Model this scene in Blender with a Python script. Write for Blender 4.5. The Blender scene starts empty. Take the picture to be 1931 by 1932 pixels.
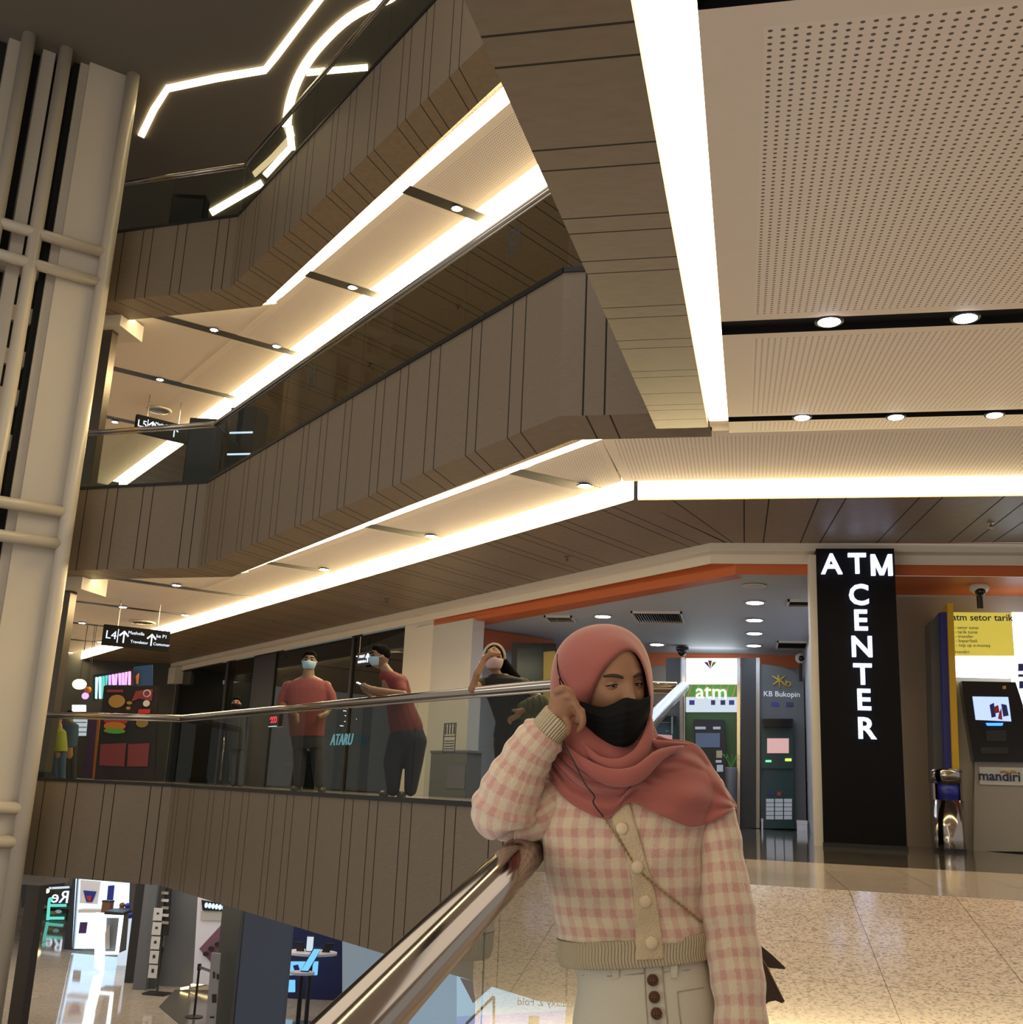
import bpy, bmesh, math, random
from mathutils import Vector, Matrix
from mathutils.bvhtree import BVHTree
random.seed(7)
S = bpy.context.scene
ZO = 5.3                      # world height of the camera; heights below are given relative to it
# ---------------------------------------------------------------- camera
Rt = Vector((0.97815, 0.20189, 0.0432)); Fw = Vector((-0.20594, 0.94703, 0.24743))
PIT, ROL, CAZ = .25006, .04461, -1.35623
def _axes():
    X = (-math.sin(CAZ), -math.cos(CAZ)); Y = (math.cos(CAZ), -math.sin(CAZ))
    fw = Vector((0, math.cos(PIT), math.sin(PIT))); r = Vector((1, 0, 0)); u = r.cross(fw)
    r2 = r*math.cos(ROL)+u*math.sin(ROL); u2 = -r*math.sin(ROL)+u*math.cos(ROL)
    T = lambda v: Vector((X[0]*v[0]+X[1]*v[1], Y[0]*v[0]+Y[1]*v[1], v[2]))
    return T(r2), T(u2), T(fw)
Rt, Up, Fw = _axes()
FPX, CX, CY = 2067.47, 965.5, 966.0
cd = bpy.data.cameras.new('camera'); cam = bpy.data.objects.new('camera', cd); S.collection.objects.link(cam)
m = Matrix((Rt, Up, -Fw)).transposed().to_4x4(); m.translation = Vector((0, 0, ZO)); cam.matrix_world = m
cd.sensor_width = 36; cd.sensor_fit = 'HORIZONTAL'; cd.lens = FPX/1931*36; cd.clip_start = .05; cd.clip_end = 200
S.camera = cam
S.view_settings.view_transform = 'Standard'; S.view_settings.look = 'None'
S.view_settings.gamma = 1; S.view_settings.use_curve_mapping = False
S.view_settings.exposure = 0.12
# ---------------------------------------------------------------- world and large lights
w = bpy.data.worlds.new('world'); S.world = w; w.use_nodes = True
w.node_tree.nodes['Background'].inputs[0].default_value = (1, .93, .86, 1)
w.node_tree.nodes['Background'].inputs[1].default_value = .42
def area(name, loc, rot, size, power, col, sy=None):
    l = bpy.data.lights.new(name, 'AREA'); l.energy = power; l.color = col; l.size = size
    if sy: l.shape = 'RECTANGLE'; l.size_y = sy
    o = bpy.data.objects.new(name, l); o.location = (loc[0], loc[1], loc[2]+ZO); o.rotation_euler = rot
    S.collection.objects.link(o); return o
area('fill_opposite', (-7.5, -5, .2), (math.radians(97), 0, math.radians(-4)), 10, 330, (1, .88, .72), 3)  # unseen area fill, added to lift the fascias and soffits
area('fill_behind', (2.4, -3.5, 2.6), (math.radians(58), 0, math.radians(14)), 5, 36, (1, .87, .72), 1.5)  # unseen area light added behind the camera as front fill
area('fill_walkway', (-4.6, 14.2, 3.3), (0, 0, math.radians(136)), 9, 75, (1, .88, .7), 1.4)  # added area light; its bounce off the floor brightens the wood soffit
area('fill_atrium', (-6, 5, 11.5), (0, 0, 0), 9, 330, (1, .88, .72), 9)  # broad fill over the void, brightens the balcony fascias from above
area('mall_light_ramp', (2.6, 3.2, 2.25), (math.radians(-9), 0, 0), 3.4, 60, (1, .9, .78), 6)
area('mall_light_below', (-16, 27, -1.7), (0, 0, 0), 12, 500, (1, .86, .7), 10)
area('atm_room_light', (-.6, 19.3, 2.95), (0, 0, 0), 3.5, 95, (.62, .74, 1), 5)
# ---------------------------------------------------------------- projection helpers
def ray(px, py): return Fw + Rt*((px-CX)/FPX) - Up*((py-CY)/FPX)
def onz(px, py, z): d = ray(px, py); return d*(z/d.z)
def ony(px, py, y): d = ray(px, py); return d*(y/d.y)
def onramp(px, py, z0, y0=10.4, s=.155):
    d = ray(px, py); return d*((z0-s*y0)/(d.z-s*d.y))
def onpl(px, py, a, n):
    a = Vector(a); n = Vector(n); d = ray(px, py); return d*(a.dot(n)/d.dot(n))
FH = Vector((Fw.x, Fw.y, 0)).normalized(); RH = Vector((FH.y, -FH.x, 0))
def W(px, py, s): d = ray(px, py); return d*(s/d.dot(FH))
# ---------------------------------------------------------------- materials
MT = {}
def nmat(name):
    m = bpy.data.materials.new(name); m.use_nodes = True; MT[name] = m
    return m, m.node_tree.nodes, m.node_tree.links, m.node_tree.nodes['Principled BSDF']
def mat(name, col, rough=.5, metal=0, em=None, es=0, spec=.5, noise=0, nscale=8, bump=0, bscale=60, sheen=0, coat=0):
    m, N, L, b = nmat(name)
    b.inputs['Base Color'].default_value = (*col, 1); b.inputs['Roughness'].default_value = rough
    b.inputs['Metallic'].default_value = metal; b.inputs['Specular IOR Level'].default_value = spec
    if sheen: b.inputs['Sheen Weight'].default_value = sheen
    if coat: b.inputs['Coat Weight'].default_value = coat; b.inputs['Coat Roughness'].default_value = .05
    if em: b.inputs['Emission Color'].default_value = (*em, 1); b.inputs['Emission Strength'].default_value = es
    if noise or bump:
        tc = N.new('ShaderNodeTexCoord')
    if noise:
        n = N.new('ShaderNodeTexNoise'); n.inputs['Scale'].default_value = nscale; n.inputs['Detail'].default_value = 5
        L.new(tc.outputs['Object'], n.inputs['Vector'])
        r = N.new('ShaderNodeMapRange'); r.inputs[3].default_value = 1-noise; r.inputs[4].default_value = 1+noise
        L.new(n.outputs['Fac'], r.inputs[0])
        v = N.new('ShaderNodeVectorMath'); v.operation = 'SCALE'; v.inputs[0].default_value = col
        L.new(r.outputs[0], v.inputs['Scale']); L.new(v.outputs[0], b.inputs['Base Color'])
    if bump:
        n2 = N.new('ShaderNodeTexNoise'); n2.inputs['Scale'].default_value = bscale; n2.inputs['Detail'].default_value = 4
        L.new(tc.outputs['Object'], n2.inputs['Vector'])
        bp = N.new('ShaderNodeBump'); bp.inputs['Strength'].default_value = bump; bp.inputs['Distance'].default_value = .01
        L.new(n2.outputs['Fac'], bp.inputs['Height']); L.new(bp.outputs[0], b.inputs['Normal'])
    return m
def emis(name, col, s):
    m = bpy.data.materials.new(name); m.use_nodes = True; N = m.node_tree.nodes; N.clear()
    e = N.new('ShaderNodeEmission'); e.inputs[0].default_value = (*col, 1); e.inputs[1].default_value = s
    o = N.new('ShaderNodeOutputMaterial'); m.node_tree.links.new(e.outputs[0], o.inputs[0]); MT[name] = m; return m
def glassm(name, tint, refl=1.0):
    m = bpy.data.materials.new(name); m.use_nodes = True; N = m.node_tree.nodes; L = m.node_tree.links; N.clear()
    o = N.new('ShaderNodeOutputMaterial'); mx = N.new('ShaderNodeMixShader'); t = N.new('ShaderNodeBsdfTransparent')
    g = N.new('ShaderNodeBsdfGlossy'); f = N.new('ShaderNodeFresnel'); f.inputs[0].default_value = 1.5
    t.inputs[0].default_value = (*tint, 1); g.inputs[0].default_value = (refl, refl, refl, 1); g.inputs['Roughness'].default_value = .01
    ge = N.new('ShaderNodeNewGeometry'); sb = N.new('ShaderNodeMath'); sb.operation = 'SUBTRACT'; sb.inputs[0].default_value = 1; L.new(ge.outputs['Backfacing'], sb.inputs[1])
    mu = N.new('ShaderNodeMath'); mu.operation = 'MULTIPLY'; L.new(f.outputs[0], mu.inputs[0]); L.new(sb.outputs[0], mu.inputs[1])
    L.new(mu.outputs[0], mx.inputs[0]); L.new(t.outputs[0], mx.inputs[1]); L.new(g.outputs[0], mx.inputs[2]); L.new(mx.outputs[0], o.inputs[0])
    MT[name] = m; return m
def woodm(name, c1, c2, rough=.45):
    m, N, L, b = nmat(name); tc = N.new('ShaderNodeTexCoord'); mp = N.new('ShaderNodeMapping')
    mp.inputs['Scale'].default_value = (1.2, 1.2, 14); L.new(tc.outputs['Object'], mp.inputs[0])
    n = N.new('ShaderNodeTexNoise'); n.inputs['Scale'].default_value = 9; n.inputs['Detail'].default_value = 6; L.new(mp.outputs[0], n.inputs['Vector'])
    r = N.new('ShaderNodeValToRGB'); r.color_ramp.elements[0].position = .3; r.color_ramp.elements[1].position = .7
    r.color_ramp.elements[0].color = (*c1, 1); r.color_ramp.elements[1].color = (*c2, 1)
    L.new(n.outputs['Fac'], r.inputs[0]); L.new(r.outputs[0], b.inputs['Base Color']); b.inputs['Roughness'].default_value = rough
    return m
def perfm(name, col, hole, pitch=.04, rad=.2):
    m, N, L, b = nmat(name); uv = N.new('ShaderNodeUVMap'); uv.uv_map = 'UVMap'
    v = N.new('ShaderNodeVectorMath'); v.operation = 'SCALE'; v.inputs['Scale'].default_value = 1/pitch; L.new(uv.outputs[0], v.inputs[0])
    f = N.new('ShaderNodeVectorMath'); f.operation = 'FRACTION'; L.new(v.outputs[0], f.inputs[0])
    s = N.new('ShaderNodeVectorMath'); s.operation = 'SUBTRACT'; s.inputs[1].default_value = (.5, .5, 0); L.new(f.outputs[0], s.inputs[0])
    ln = N.new('ShaderNodeVectorMath'); ln.operation = 'LENGTH'; L.new(s.outputs[0], ln.inputs[0])
    lt = N.new('ShaderNodeMath'); lt.operation = 'LESS_THAN'; lt.inputs[1].default_value = rad; L.new(ln.outputs['Value'], lt.inputs[0])
    mx = N.new('ShaderNodeMix'); mx.data_type = 'RGBA'; mx.inputs[6].default_value = (*col, 1); mx.inputs[7].default_value = (*hole, 1)
    L.new(lt.outputs[0], mx.inputs[0]); L.new(mx.outputs[2], b.inputs['Base Color']); b.inputs['Roughness'].default_value = .7
    return m
def granitem(name, tile, c1, c2, c3, rough=.12, nscale=90):
    m, N, L, b = nmat(name); tc = N.new('ShaderNodeTexCoord')
    vo = N.new('ShaderNodeTexVoronoi'); vo.inputs['Scale'].default_value = nscale; L.new(tc.outputs['Object'], vo.inputs['Vector'])
    r = N.new('ShaderNodeValToRGB'); r.color_ramp.interpolation = 'LINEAR'
    e = r.color_ramp.elements; e[0].position = 0; e[0].color = (*c3, 1); e[1].position = .35; e[1].color = (*c1, 1)
    x = e.new(.75); x.color = (*c2, 1)
    sp = N.new('ShaderNodeSeparateColor'); L.new(vo.outputs['Color'], sp.inputs[0]); L.new(sp.outputs[0], r.inputs[0])
    br = N.new('ShaderNodeTexBrick'); br.offset = 0; br.inputs['Scale'].default_value = 1
    br.inputs['Brick Width'].default_value = tile; br.inputs['Row Height'].default_value = tile
    br.inputs['Mortar Size'].default_value = .0025; br.inputs['Mortar Smooth'].default_value = 0
    br.inputs['Color1'].default_value = (1, 1, 1, 1); br.inputs['Color2'].default_value = (.9, .9, .9, 1); br.inputs['Mortar'].default_value = (.35, .3, .25, 1)
    L.new(tc.outputs['Object'], br.inputs['Vector'])
    mx = N.new('ShaderNodeMix'); mx.data_type = 'RGBA'; mx.blend_type = 'MULTIPLY'; mx.inputs[0].default_value = 1
    L.new(r.outputs[0], mx.inputs[6]); L.new(br.outputs[0], mx.inputs[7]); L.new(mx.outputs[2], b.inputs['Base Color'])
    b.inputs['Roughness'].default_value = rough
    return m
def plaidm(name, cream, pink, deep):
    # woven check from the cloth's own UV (metres along and around the knit)
    m, N, L, b = nmat(name); uv = N.new('ShaderNodeUVMap'); uv.uv_map = 'UVMap'
    tc = N.new('ShaderNodeTexCoord')
    nz = N.new('ShaderNodeTexNoise'); nz.inputs['Scale'].default_value = 120; nz.inputs['Detail'].default_value = 3
    L.new(tc.outputs['Object'], nz.inputs['Vector'])
    sc = N.new('ShaderNodeVectorMath'); sc.operation = 'MULTIPLY_ADD'; sc.inputs[1].default_value = (.012, .012, 0)
    L.new(nz.outputs['Color'], sc.inputs[0]); L.new(uv.outputs[0], sc.inputs[2])
    sx = N.new('ShaderNodeSeparateXYZ'); L.new(sc.outputs[0], sx.inputs[0])
    outs = []
    for i, p in ((0, .037), (1, .046)):
        a = N.new('ShaderNodeMath'); a.operation = 'MULTIPLY'; a.inputs[1].default_value = 2*math.pi/p; L.new(sx.outputs[i], a.inputs[0])
        s_ = N.new('ShaderNodeMath'); s_.operation = 'SINE'; L.new(a.outputs[0], s_.inputs[0])
        r = N.new('ShaderNodeMapRange'); r.interpolation_type = 'SMOOTHSTEP'; r.inputs[1].default_value = -.15; r.inputs[2].default_value = .45
        L.new(s_.outputs[0], r.inputs[0]); outs.append(r)
    ad = N.new('ShaderNodeMath'); ad.operation = 'ADD'; L.new(outs[0].outputs[0], ad.inputs[0]); L.new(outs[1].outputs[0], ad.inputs[1])
    hf = N.new('ShaderNodeMath'); hf.operation = 'MULTIPLY'; hf.inputs[1].default_value = .5; L.new(ad.outputs[0], hf.inputs[0])
    cr = N.new('ShaderNodeValToRGB'); e = cr.color_ramp.elements; e[0].position = 0; e[0].color = (*cream, 1); e[1].position = 1; e[1].color = (*deep, 1)
    x = e.new(.5); x.color = (*pink, 1); L.new(hf.outputs[0], cr.inputs[0]); L.new(cr.outputs[0], b.inputs['Base Color'])
    b.inputs['Roughness'].default_value = .95; b.inputs['Sheen Weight'].default_value = .5; b.inputs['Sheen Roughness'].default_value = .6
    n2 = N.new('ShaderNodeTexNoise'); n2.inputs['Scale'].default_value = 220; L.new(tc.outputs['Object'], n2.inputs['Vector'])
    bp = N.new('ShaderNodeBump'); bp.inputs['Strength'].default_value = .6; bp.inputs['Distance'].default_value = .004
    L.new(n2.outputs['Fac'], bp.inputs['Height']); L.new(bp.outputs[0], b.inputs['Normal'])
    return m
def ribm(name, col, n=1/.007):
    m, N, L, b = nmat(name); uv = N.new('ShaderNodeUVMap'); uv.uv_map = 'UVMap'
    sx = N.new('ShaderNodeSeparateXYZ'); L.new(uv.outputs[0], sx.inputs[0])
    a = N.new('ShaderNodeMath'); a.operation = 'MULTIPLY'; a.inputs[1].default_value = 2*math.pi*n; L.new(sx.outputs[0], a.inputs[0])
    s_ = N.new('ShaderNodeMath'); s_.operation = 'SINE'; L.new(a.outputs[0], s_.inputs[0])
    bp = N.new('ShaderNodeBump'); bp.inputs['Strength'].default_value = 1; bp.inputs['Distance'].default_value = .003
    L.new(s_.outputs[0], bp.inputs['Height']); L.new(bp.outputs[0], b.inputs['Normal'])
    b.inputs['Base Color'].default_value = (*col, 1); b.inputs['Roughness'].default_value = .95
    return m
woodm('fascia_wood', (.18, .138, .096), (.215, .166, .116))
mat('seam_dark', (.012, .01, .008), .8)
mat('white_plaster', (.76, .70, .65), .7, noise=.03)
mat('white_paint', (.66, .62, .56), .5)
perfm('perforated', (.80, .735, .70), (.11, .09, .075))
mat('black_strip', (.012, .012, .014), .35)
mat('black_metal', (.015, .015, .017), .4, spec=.4)
mat('chrome', (.40, .36, .32), .12, 1)
mat('dark_steel', (.32, .3, .28), .25, 1)
mat('column_white', (.56, .5, .42), .32, noise=.02)
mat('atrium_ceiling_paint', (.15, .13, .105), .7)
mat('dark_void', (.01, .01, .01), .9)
mat('orange_paint', (.5, .115, .03), .45)
mat('grey_wall', (.5, .49, .49), .6)
mat('beige_wall', (.33, .28, .24), .7, noise=.05, nscale=3)
mat('room_ceiling_paint', (.45, .47, .5), .6)
mat('dark_panel', (.02, .021, .024), .3); mat('black_matte', (.007, .007, .009), .6, spec=.08)
mat('black_gloss', (.008, .008, .01), .12)
glassm('rail_glass', (.82, .86, .84), .28); glassm('shop_glass', (.5, .54, .52), .9)
glassm('clear_glass', (.9, .93, .92))
granitem('granite', .6, (.56, .465, .395), (.68, .57, .49), (.24, .195, .165))
granitem('dark_granite', .6, (.10, .08, .07), (.14, .12, .10), (.04, .035, .03), .06)
granitem('polished_tile', 1.2, (.42, .37, .3), (.46, .40, .33), (.34, .3, .25), .06, 20)
emis('cove_light', (1, .80, .42), 9.0); emis('cove_strip', (1, .76, .38), 48)
emis('lamp_white', (1, .96, .88), 40); emis('lamp_cool', (.8, .9, 1), 22)
emis('letter_light', (.62, .68, 1), 1.6); emis('sign_white', (.75, .85, 1), 1.5)
# ---------------------------------------------------------------- mesh helpers
class MB:
    def __init__(s): s.v = []; s.f = []; s.mi = []; s.uv = []
    def add(s, vs, fs, mi=0, uvs=None):
        o = len(s.v); s.v += [Vector(p) for p in vs]
        for k, f in enumerate(fs):
            s.f.append([o+i for i in f]); s.mi.append(mi)
            s.uv.append(uvs[k] if uvs else None)
        return s
    def quad(s, a, b, c, d, mi=0, uv=None): return s.add([a, b, c, d], [(0, 1, 2, 3)], mi, [uv] if uv else None)
    def poly(s, pts, mi=0): return s.add(pts, [tuple(range(len(pts)))], mi)
    def hexa(s, lo, hi, mi=0):       # lo, hi: 4 points each
        return s.add(list(lo)+list(hi), [(3, 2, 1, 0), (4, 5, 6, 7), (0, 1, 5, 4), (1, 2, 6, 5), (2, 3, 7, 6), (3, 0, 4, 7)], mi)
    def box(s, a, b, mi=0):
        (x0, y0, z0), (x1, y1, z1) = a, b
        return s.hexa([(x0, y0, z0), (x1, y0, z0), (x1, y1, z0), (x0, y1, z0)], [(x0, y0, z1), (x1, y0, z1), (x1, y1, z1), (x0, y1, z1)], mi)
    def obox(s, c, ax, ay, az, mi=0):   # centre and half vectors
        c, ax, ay, az = map(Vector, (c, ax, ay, az))
        lo = [c-ax-ay-az, c+ax-ay-az, c+ax+ay-az, c-ax+ay-az]; return s.hexa(lo, [p+2*az for p in lo], mi)
    def slab(s, pts, dz, mi=0):         # polygon extruded by vector or height
        d = Vector((0, 0, dz)) if not hasattr(dz, '__len__') else Vector(dz); n = len(pts); pts = [Vector(p) for p in pts]
        return s.add(pts+[p+d for p in pts], [tuple(range(n))[::-1], tuple(range(n, 2*n))]+[(i, (i+1) % n, (i+1) % n+n, i+n) for i in range(n)], mi)
    def rings(s, R, closed=True, cap=True, mi=0, uvr=None, closeu=False):
        n = len(R[0]); vs = [p for r in R for p in r]; fs = []; uv = []
        m = len(R)
        for i in range(m-1):
            for j in range(n if closed else n-1):
                k = (j+1) % n; fs.append((i*n+j, i*n+k, (i+1)*n+k, (i+1)*n+j))
                if uvr: uv.append((uvr(i, j), uvr(i, j+1), uvr(i+1, j+1), uvr(i+1, j)))
        if cap:
            fs.append(tuple(range(n))[::-1]); fs.append(tuple(range((m-1)*n, m*n)))
            if uvr: uv += [None, None]
        return s.add(vs, fs, mi, uv if uvr else None)
    def tube(s, path, rad, n=12, mi=0, up=None, cap=True, uv=False, squash=None):
        path = [Vector(p) for p in path]; m = len(path)
        if not hasattr(rad, '__len__'): rad = [rad]*m
        R = []; prev = Vector(up) if up else None; L = 0; Ls = []
        for i, p in enumerate(path):
            t = (path[min(i+1, m-1)]-path[max(i-1, 0)]).normalized()
            if i: L += (p-path[i-1]).length
            Ls.append(L)
            if prev is None: prev = Vector((0, 0, 1)) if abs(t.z) < .9 else Vector((1, 0, 0))
            a = (prev-t*prev.dot(t)).normalized(); prev = a; b = t.cross(a)
            r = rad[i]; ra, rb = (r, r) if not hasattr(r, '__len__') else r
            if squash: ra, rb = ra*squash[0], rb*squash[1]
            R.append([p+a*(ra*math.cos(2*math.pi*j/n))+b*(rb*math.sin(2*math.pi*j/n)) for j in range(n)])
        r0 = max((max(r) if hasattr(r, '__len__') else r) for r in rad)
        f = (lambda i, j: (2*math.pi*r0*j/n, Ls[i])) if uv else None
        return s.rings(R, True, cap, mi, f)
    def ell(s, c, r, n=16, m=10, mi=0, ax=None):
        c = Vector(c); ax = ax or (Vector((1, 0, 0)), Vector((0, 1, 0)), Vector((0, 0, 1)))
        r = (r, r, r) if not hasattr(r, '__len__') else r; R = []
        for i in range(1, m):
            t = math.pi*i/m
            R.append([c+ax[0]*(r[0]*math.sin(t)*math.cos(2*math.pi*j/n))+ax[1]*(r[1]*math.sin(t)*math.sin(2*math.pi*j/n))-ax[2]*(r[2]*math.cos(t)) for j in range(n)])
        return s.rings(R, True, True, mi)
    def lathe(s, c, prof, n=20, mi=0):
        c = Vector(c); return s.rings([[c+Vector((r*math.cos(2*math.pi*j/n), r*math.sin(2*math.pi*j/n), z)) for j in range(n)] for r, z in prof], True, True, mi)
    def build(s, name, mats, parent=None, smooth=False, kind=None, fix=True):
        me = bpy.data.meshes.new(name); off = Vector((0, 0, ZO))
        if parent is not None: off = off-parent.matrix_basis.translation if parent.get('_w') is None else off-Vector(parent['_w'])
        me.from_pydata([p+off for p in s.v], [], s.f)
        for mm in (mats if isinstance(mats, (list, tuple)) else [mats]): me.materials.append(MT[mm])
        me.polygons.foreach_set('material_index', s.mi)
        if smooth: me.polygons.foreach_set('use_smooth', [True]*len(s.f))
        if any(u is not None for u in s.uv):
            ul = me.uv_layers.new(name='UVMap')
            for p, u in zip(me.polygons, s.uv):
                if u is not None:
                    for li, c in zip(p.loop_indices, u): ul.data[li].uv = c
        me.validate(); me.update()
        if fix:
            bm = bmesh.new(); bm.from_mesh(me); bmesh.ops.recalc_face_normals(bm, faces=bm.faces); bm.to_mesh(me); bm.free()
        o = bpy.data.objects.new(name, me); S.collection.objects.link(o)
        if parent is not None: o.parent = parent; o['_w'] = tuple(parent['_w']) if parent.get('_w') is not None else tuple(parent.matrix_basis.translation)
        if kind: o['kind'] = kind
        return o
def thing(name, loc, label, cat, group=None):
    o = bpy.data.objects.new(name, None); o.location = Vector(loc)+Vector((0, 0, ZO)); S.collection.objects.link(o)
    o.empty_display_size = .1; o['_w'] = tuple(o.location)
    return tag(o, label, cat, group)
def tag(o, label, cat, group=None):
    o['label'] = label; o['category'] = cat
    if group: o['group'] = group
    return o
def bake(o, mods):
    # apply modifiers through the depsgraph, no bpy.ops
    for t, kw in mods:
        md = o.modifiers.new(t, t)
        for k, v in kw.items(): setattr(md, k, v)
    dg = bpy.context.evaluated_depsgraph_get(); dg.update()
    me = bpy.data.meshes.new_from_object(o.evaluated_get(dg)); old = o.data; o.modifiers.clear(); o.data = me
    for mm in [x for x in old.materials]:
        if mm.name not in [y.name for y in me.materials if y]: me.materials.append(mm)
    me.polygons.foreach_set('use_smooth', [True]*len(me.polygons)); return o
def fuse(mb, name, m, parent, vox=.01, sm=3):
    o = mb.build(name, m, parent, True)
    return bake(o, [('REMESH', dict(mode='VOXEL', voxel_size=vox)), ('SMOOTH', dict(iterations=sm, factor=.5))])
def text(name, body, m, loc, right, up, size, parent, ext=.004, align='CENTER', mirror=False, shear=0, bold=0, sx=1.0):
    cu = bpy.data.curves.new(name, 'FONT'); cu.body = body; cu.size = size; cu.extrude = ext; cu.align_x = align; cu.align_y = 'CENTER'
    cu.shear = shear; cu.offset = bold; cu.resolution_u = 3
    o = bpy.data.objects.new(name, cu); S.collection.objects.link(o)
    dg = bpy.context.evaluated_depsgraph_get(); me = bpy.data.meshes.new_from_object(o.evaluated_get(dg))
    bpy.data.objects.remove(o); bpy.data.curves.remove(cu)
    r = Vector(right).normalized(); u = Vector(up).normalized(); n = r.cross(u)
    loc = Vector(loc)+Vector((0, 0, ZO))-Vector(parent['_w'])
    for v in me.vertices:
        x = v.co.x*(-1 if mirror else 1)*sx; v.co = loc+r*x+u*v.co.y+n*v.co.z
    me.materials.clear(); me.materials.append(MT[m]); me.name = name
    o = bpy.data.objects.new(name, me); S.collection.objects.link(o); o.parent = parent; o['_w'] = tuple(parent['_w'])
    return o
def copy_tree(o, parent=None):
    c = o.copy(); S.collection.objects.link(c)
    if parent is not None: c.parent = parent
    for ch in list(o.children): copy_tree(ch, c)
    return c
def lerp(a, b, t): return a+(b-a)*t
def crv(pts, n):      # smooth open curve through points (catmull-rom), n samples, by index
    pts = [Vector(p) for p in pts]; m = len(pts)-1; out = []
    for k in range(n):
        t = k/(n-1)*m; i = min(int(t), m-1); f = t-i
        p0 = pts[max(i-1, 0)]; p1 = pts[i]; p2 = pts[i+1]; p3 = pts[min(i+2, m)]
        out.append(.5*((2*p1)+(p2-p0)*f+(2*p0-5*p1+4*p2-p3)*f*f+(3*p1-p0-3*p2+p3)*f**3))
    return out
emis('sign_blue', (.35, .75, .85), .5); emis('neon_red', (1, .08, .1), 1.2); emis('neon_cyan', (.35, .95, 1), 2.2); emis('neon_teal', (.15, .8, .65), .9); emis('neon_violet', (.5, .3, 1), 1.8); emis('neon_pink', (1, .35, .7), 1.8)
emis('lamp_warm', (1, .75, .35), 5); emis('lightbox_blue', (.45, .7, 1), 2.2); emis('cyan_glow', (.2, .6, .95), 1.0)
mat('poster_dark', (.015, .010, .012), .4); mat('poster_red', (.20, .03, .04), .5, em=(.5, .07, .08), es=.03); mat('poster_purple', (.07, .03, .12), .5); mat('chips_yellow', (.36, .21, .06), .6); mat('burger_orange', (.6, .2, .03), .6)
mat('blue_print', (.02, .07, .2), .5); mat('poster_pale', (.66, .66, .7), .6, em=(.6, .6, .75), es=.12); mat('grey_blue', (.13, .14, .16), .5); mat('grey_blue2', (.16, .2, .3), .5); mat('grey_green', (.14, .145, .13), .5)
mat('bag_brown', (.14, .07, .035), .6); mat('mauve', (.2, .1, .15), .6); mat('mauve_light', (.42, .35, .42), .6); mat('navy_wall', (.01, .015, .09), .5); mat('dark_tile', (.1, .09, .075), .15)
mat('light_grey_blue', (.3, .36, .42), .5, em=(.3, .4, .5), es=.35); emis('light_blue_1', (.30, .45, .62), .8); emis('light_blue_2', (.42, .62, .80), 1.0); emis('light_blue_3', (.36, .44, .85), .9)
# ================================================================= STRUCTURE
cA = Vector((-1.65, 9.45, 0)); AD = Vector((-.721, .693, 0)); AN = Vector((.693, .721, 0)); LA = 10.0
cB = cA+AD*LA; BD = Vector((-.995, .104, 0)); BN = Vector((.104, .995, 0))
cC = Vector((-.50, 9.45, 0))
def A(t, n, z=0): p = cA+AD*t+AN*n; return Vector((p.x, p.y, z))
def B(t, n, z=0): p = cB+BD*t+BN*n; return Vector((p.x, p.y, z))
def rz(z0, y, y0=10.2): return z0-.155*max(0, y0-y)
Z4, Z5, Z6 = -.13, 4.85, 9.85
seamA = [9.8, 9.62, 9.08, 8.91, 8.24, 8.04, 7.59, 7.38, 6.93, 6.7, 6.02, 5.83, 5.44, 5.23, 4.7, 4.5, 3.83, 3.61, 3.22, 3.02, 2.51, 2.29, 1.63, 1.44, .85, .62]
seamB = [.17, .38, 1.05, 1.25, 1.78, 1.99, 2.42, 2.9, 3.4, 3.6]
def inset(pts, d):
    n = len(pts); P = [Vector((p[0], p[1])) for p in pts]; ar = sum(P[i].x*P[(i+1) % n].y-P[(i+1) % n].x*P[i].y for i in range(n))
    sg = 1 if ar > 0 else -1; out = []
    for i in range(n):
        a, b, c = P[i-1], P[i], P[(i+1) % n]; e1 = (b-a).normalized(); e2 = (c-b).normalized()
        n1 = Vector((-e1.y, e1.x))*sg; n2 = Vector((-e2.y, e2.x))*sg; k = 1+n1.dot(n2)
        out.append(b+(n1+n2)*(d/max(k, .2)))
    return out
def pfield(mb, pts, zf, d=.13, uvf=None):
    # perforated board: plain margin, drilled middle
    q = inset(pts, d); n = len(pts); uvf = uvf or (lambda p: (p[0], p[1]))
    V3 = lambda p: Vector((p[0], p[1], zf(p[1])))
    for i in range(n):
        j = (i+1) % n; mb.quad(V3(pts[i]), V3(pts[j]), V3(q[j]), V3(q[i]), 0)
    mb.add([V3(p) for p in q], [tuple(range(n))], 1, [[uvf(p) for p in q]])
def run(mb, P, Q, L, seams, g=.009, d=.012):
    ts = [0]+sorted(s for s in seams if 0 < s < L)+[L]
    for i in range(len(ts)-1):
        a = ts[i]+(g if i else 0); b = ts[i+1]-(g if i < len(ts)-2 else 0)
        mb.quad(P(a), P(b), Q(b), Q(a), 0)
    for s in ts[1:-1]:
        a, b = s-g, s+g; mb.quad(P(a), P(b), Q(b), Q(a), 1)
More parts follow.
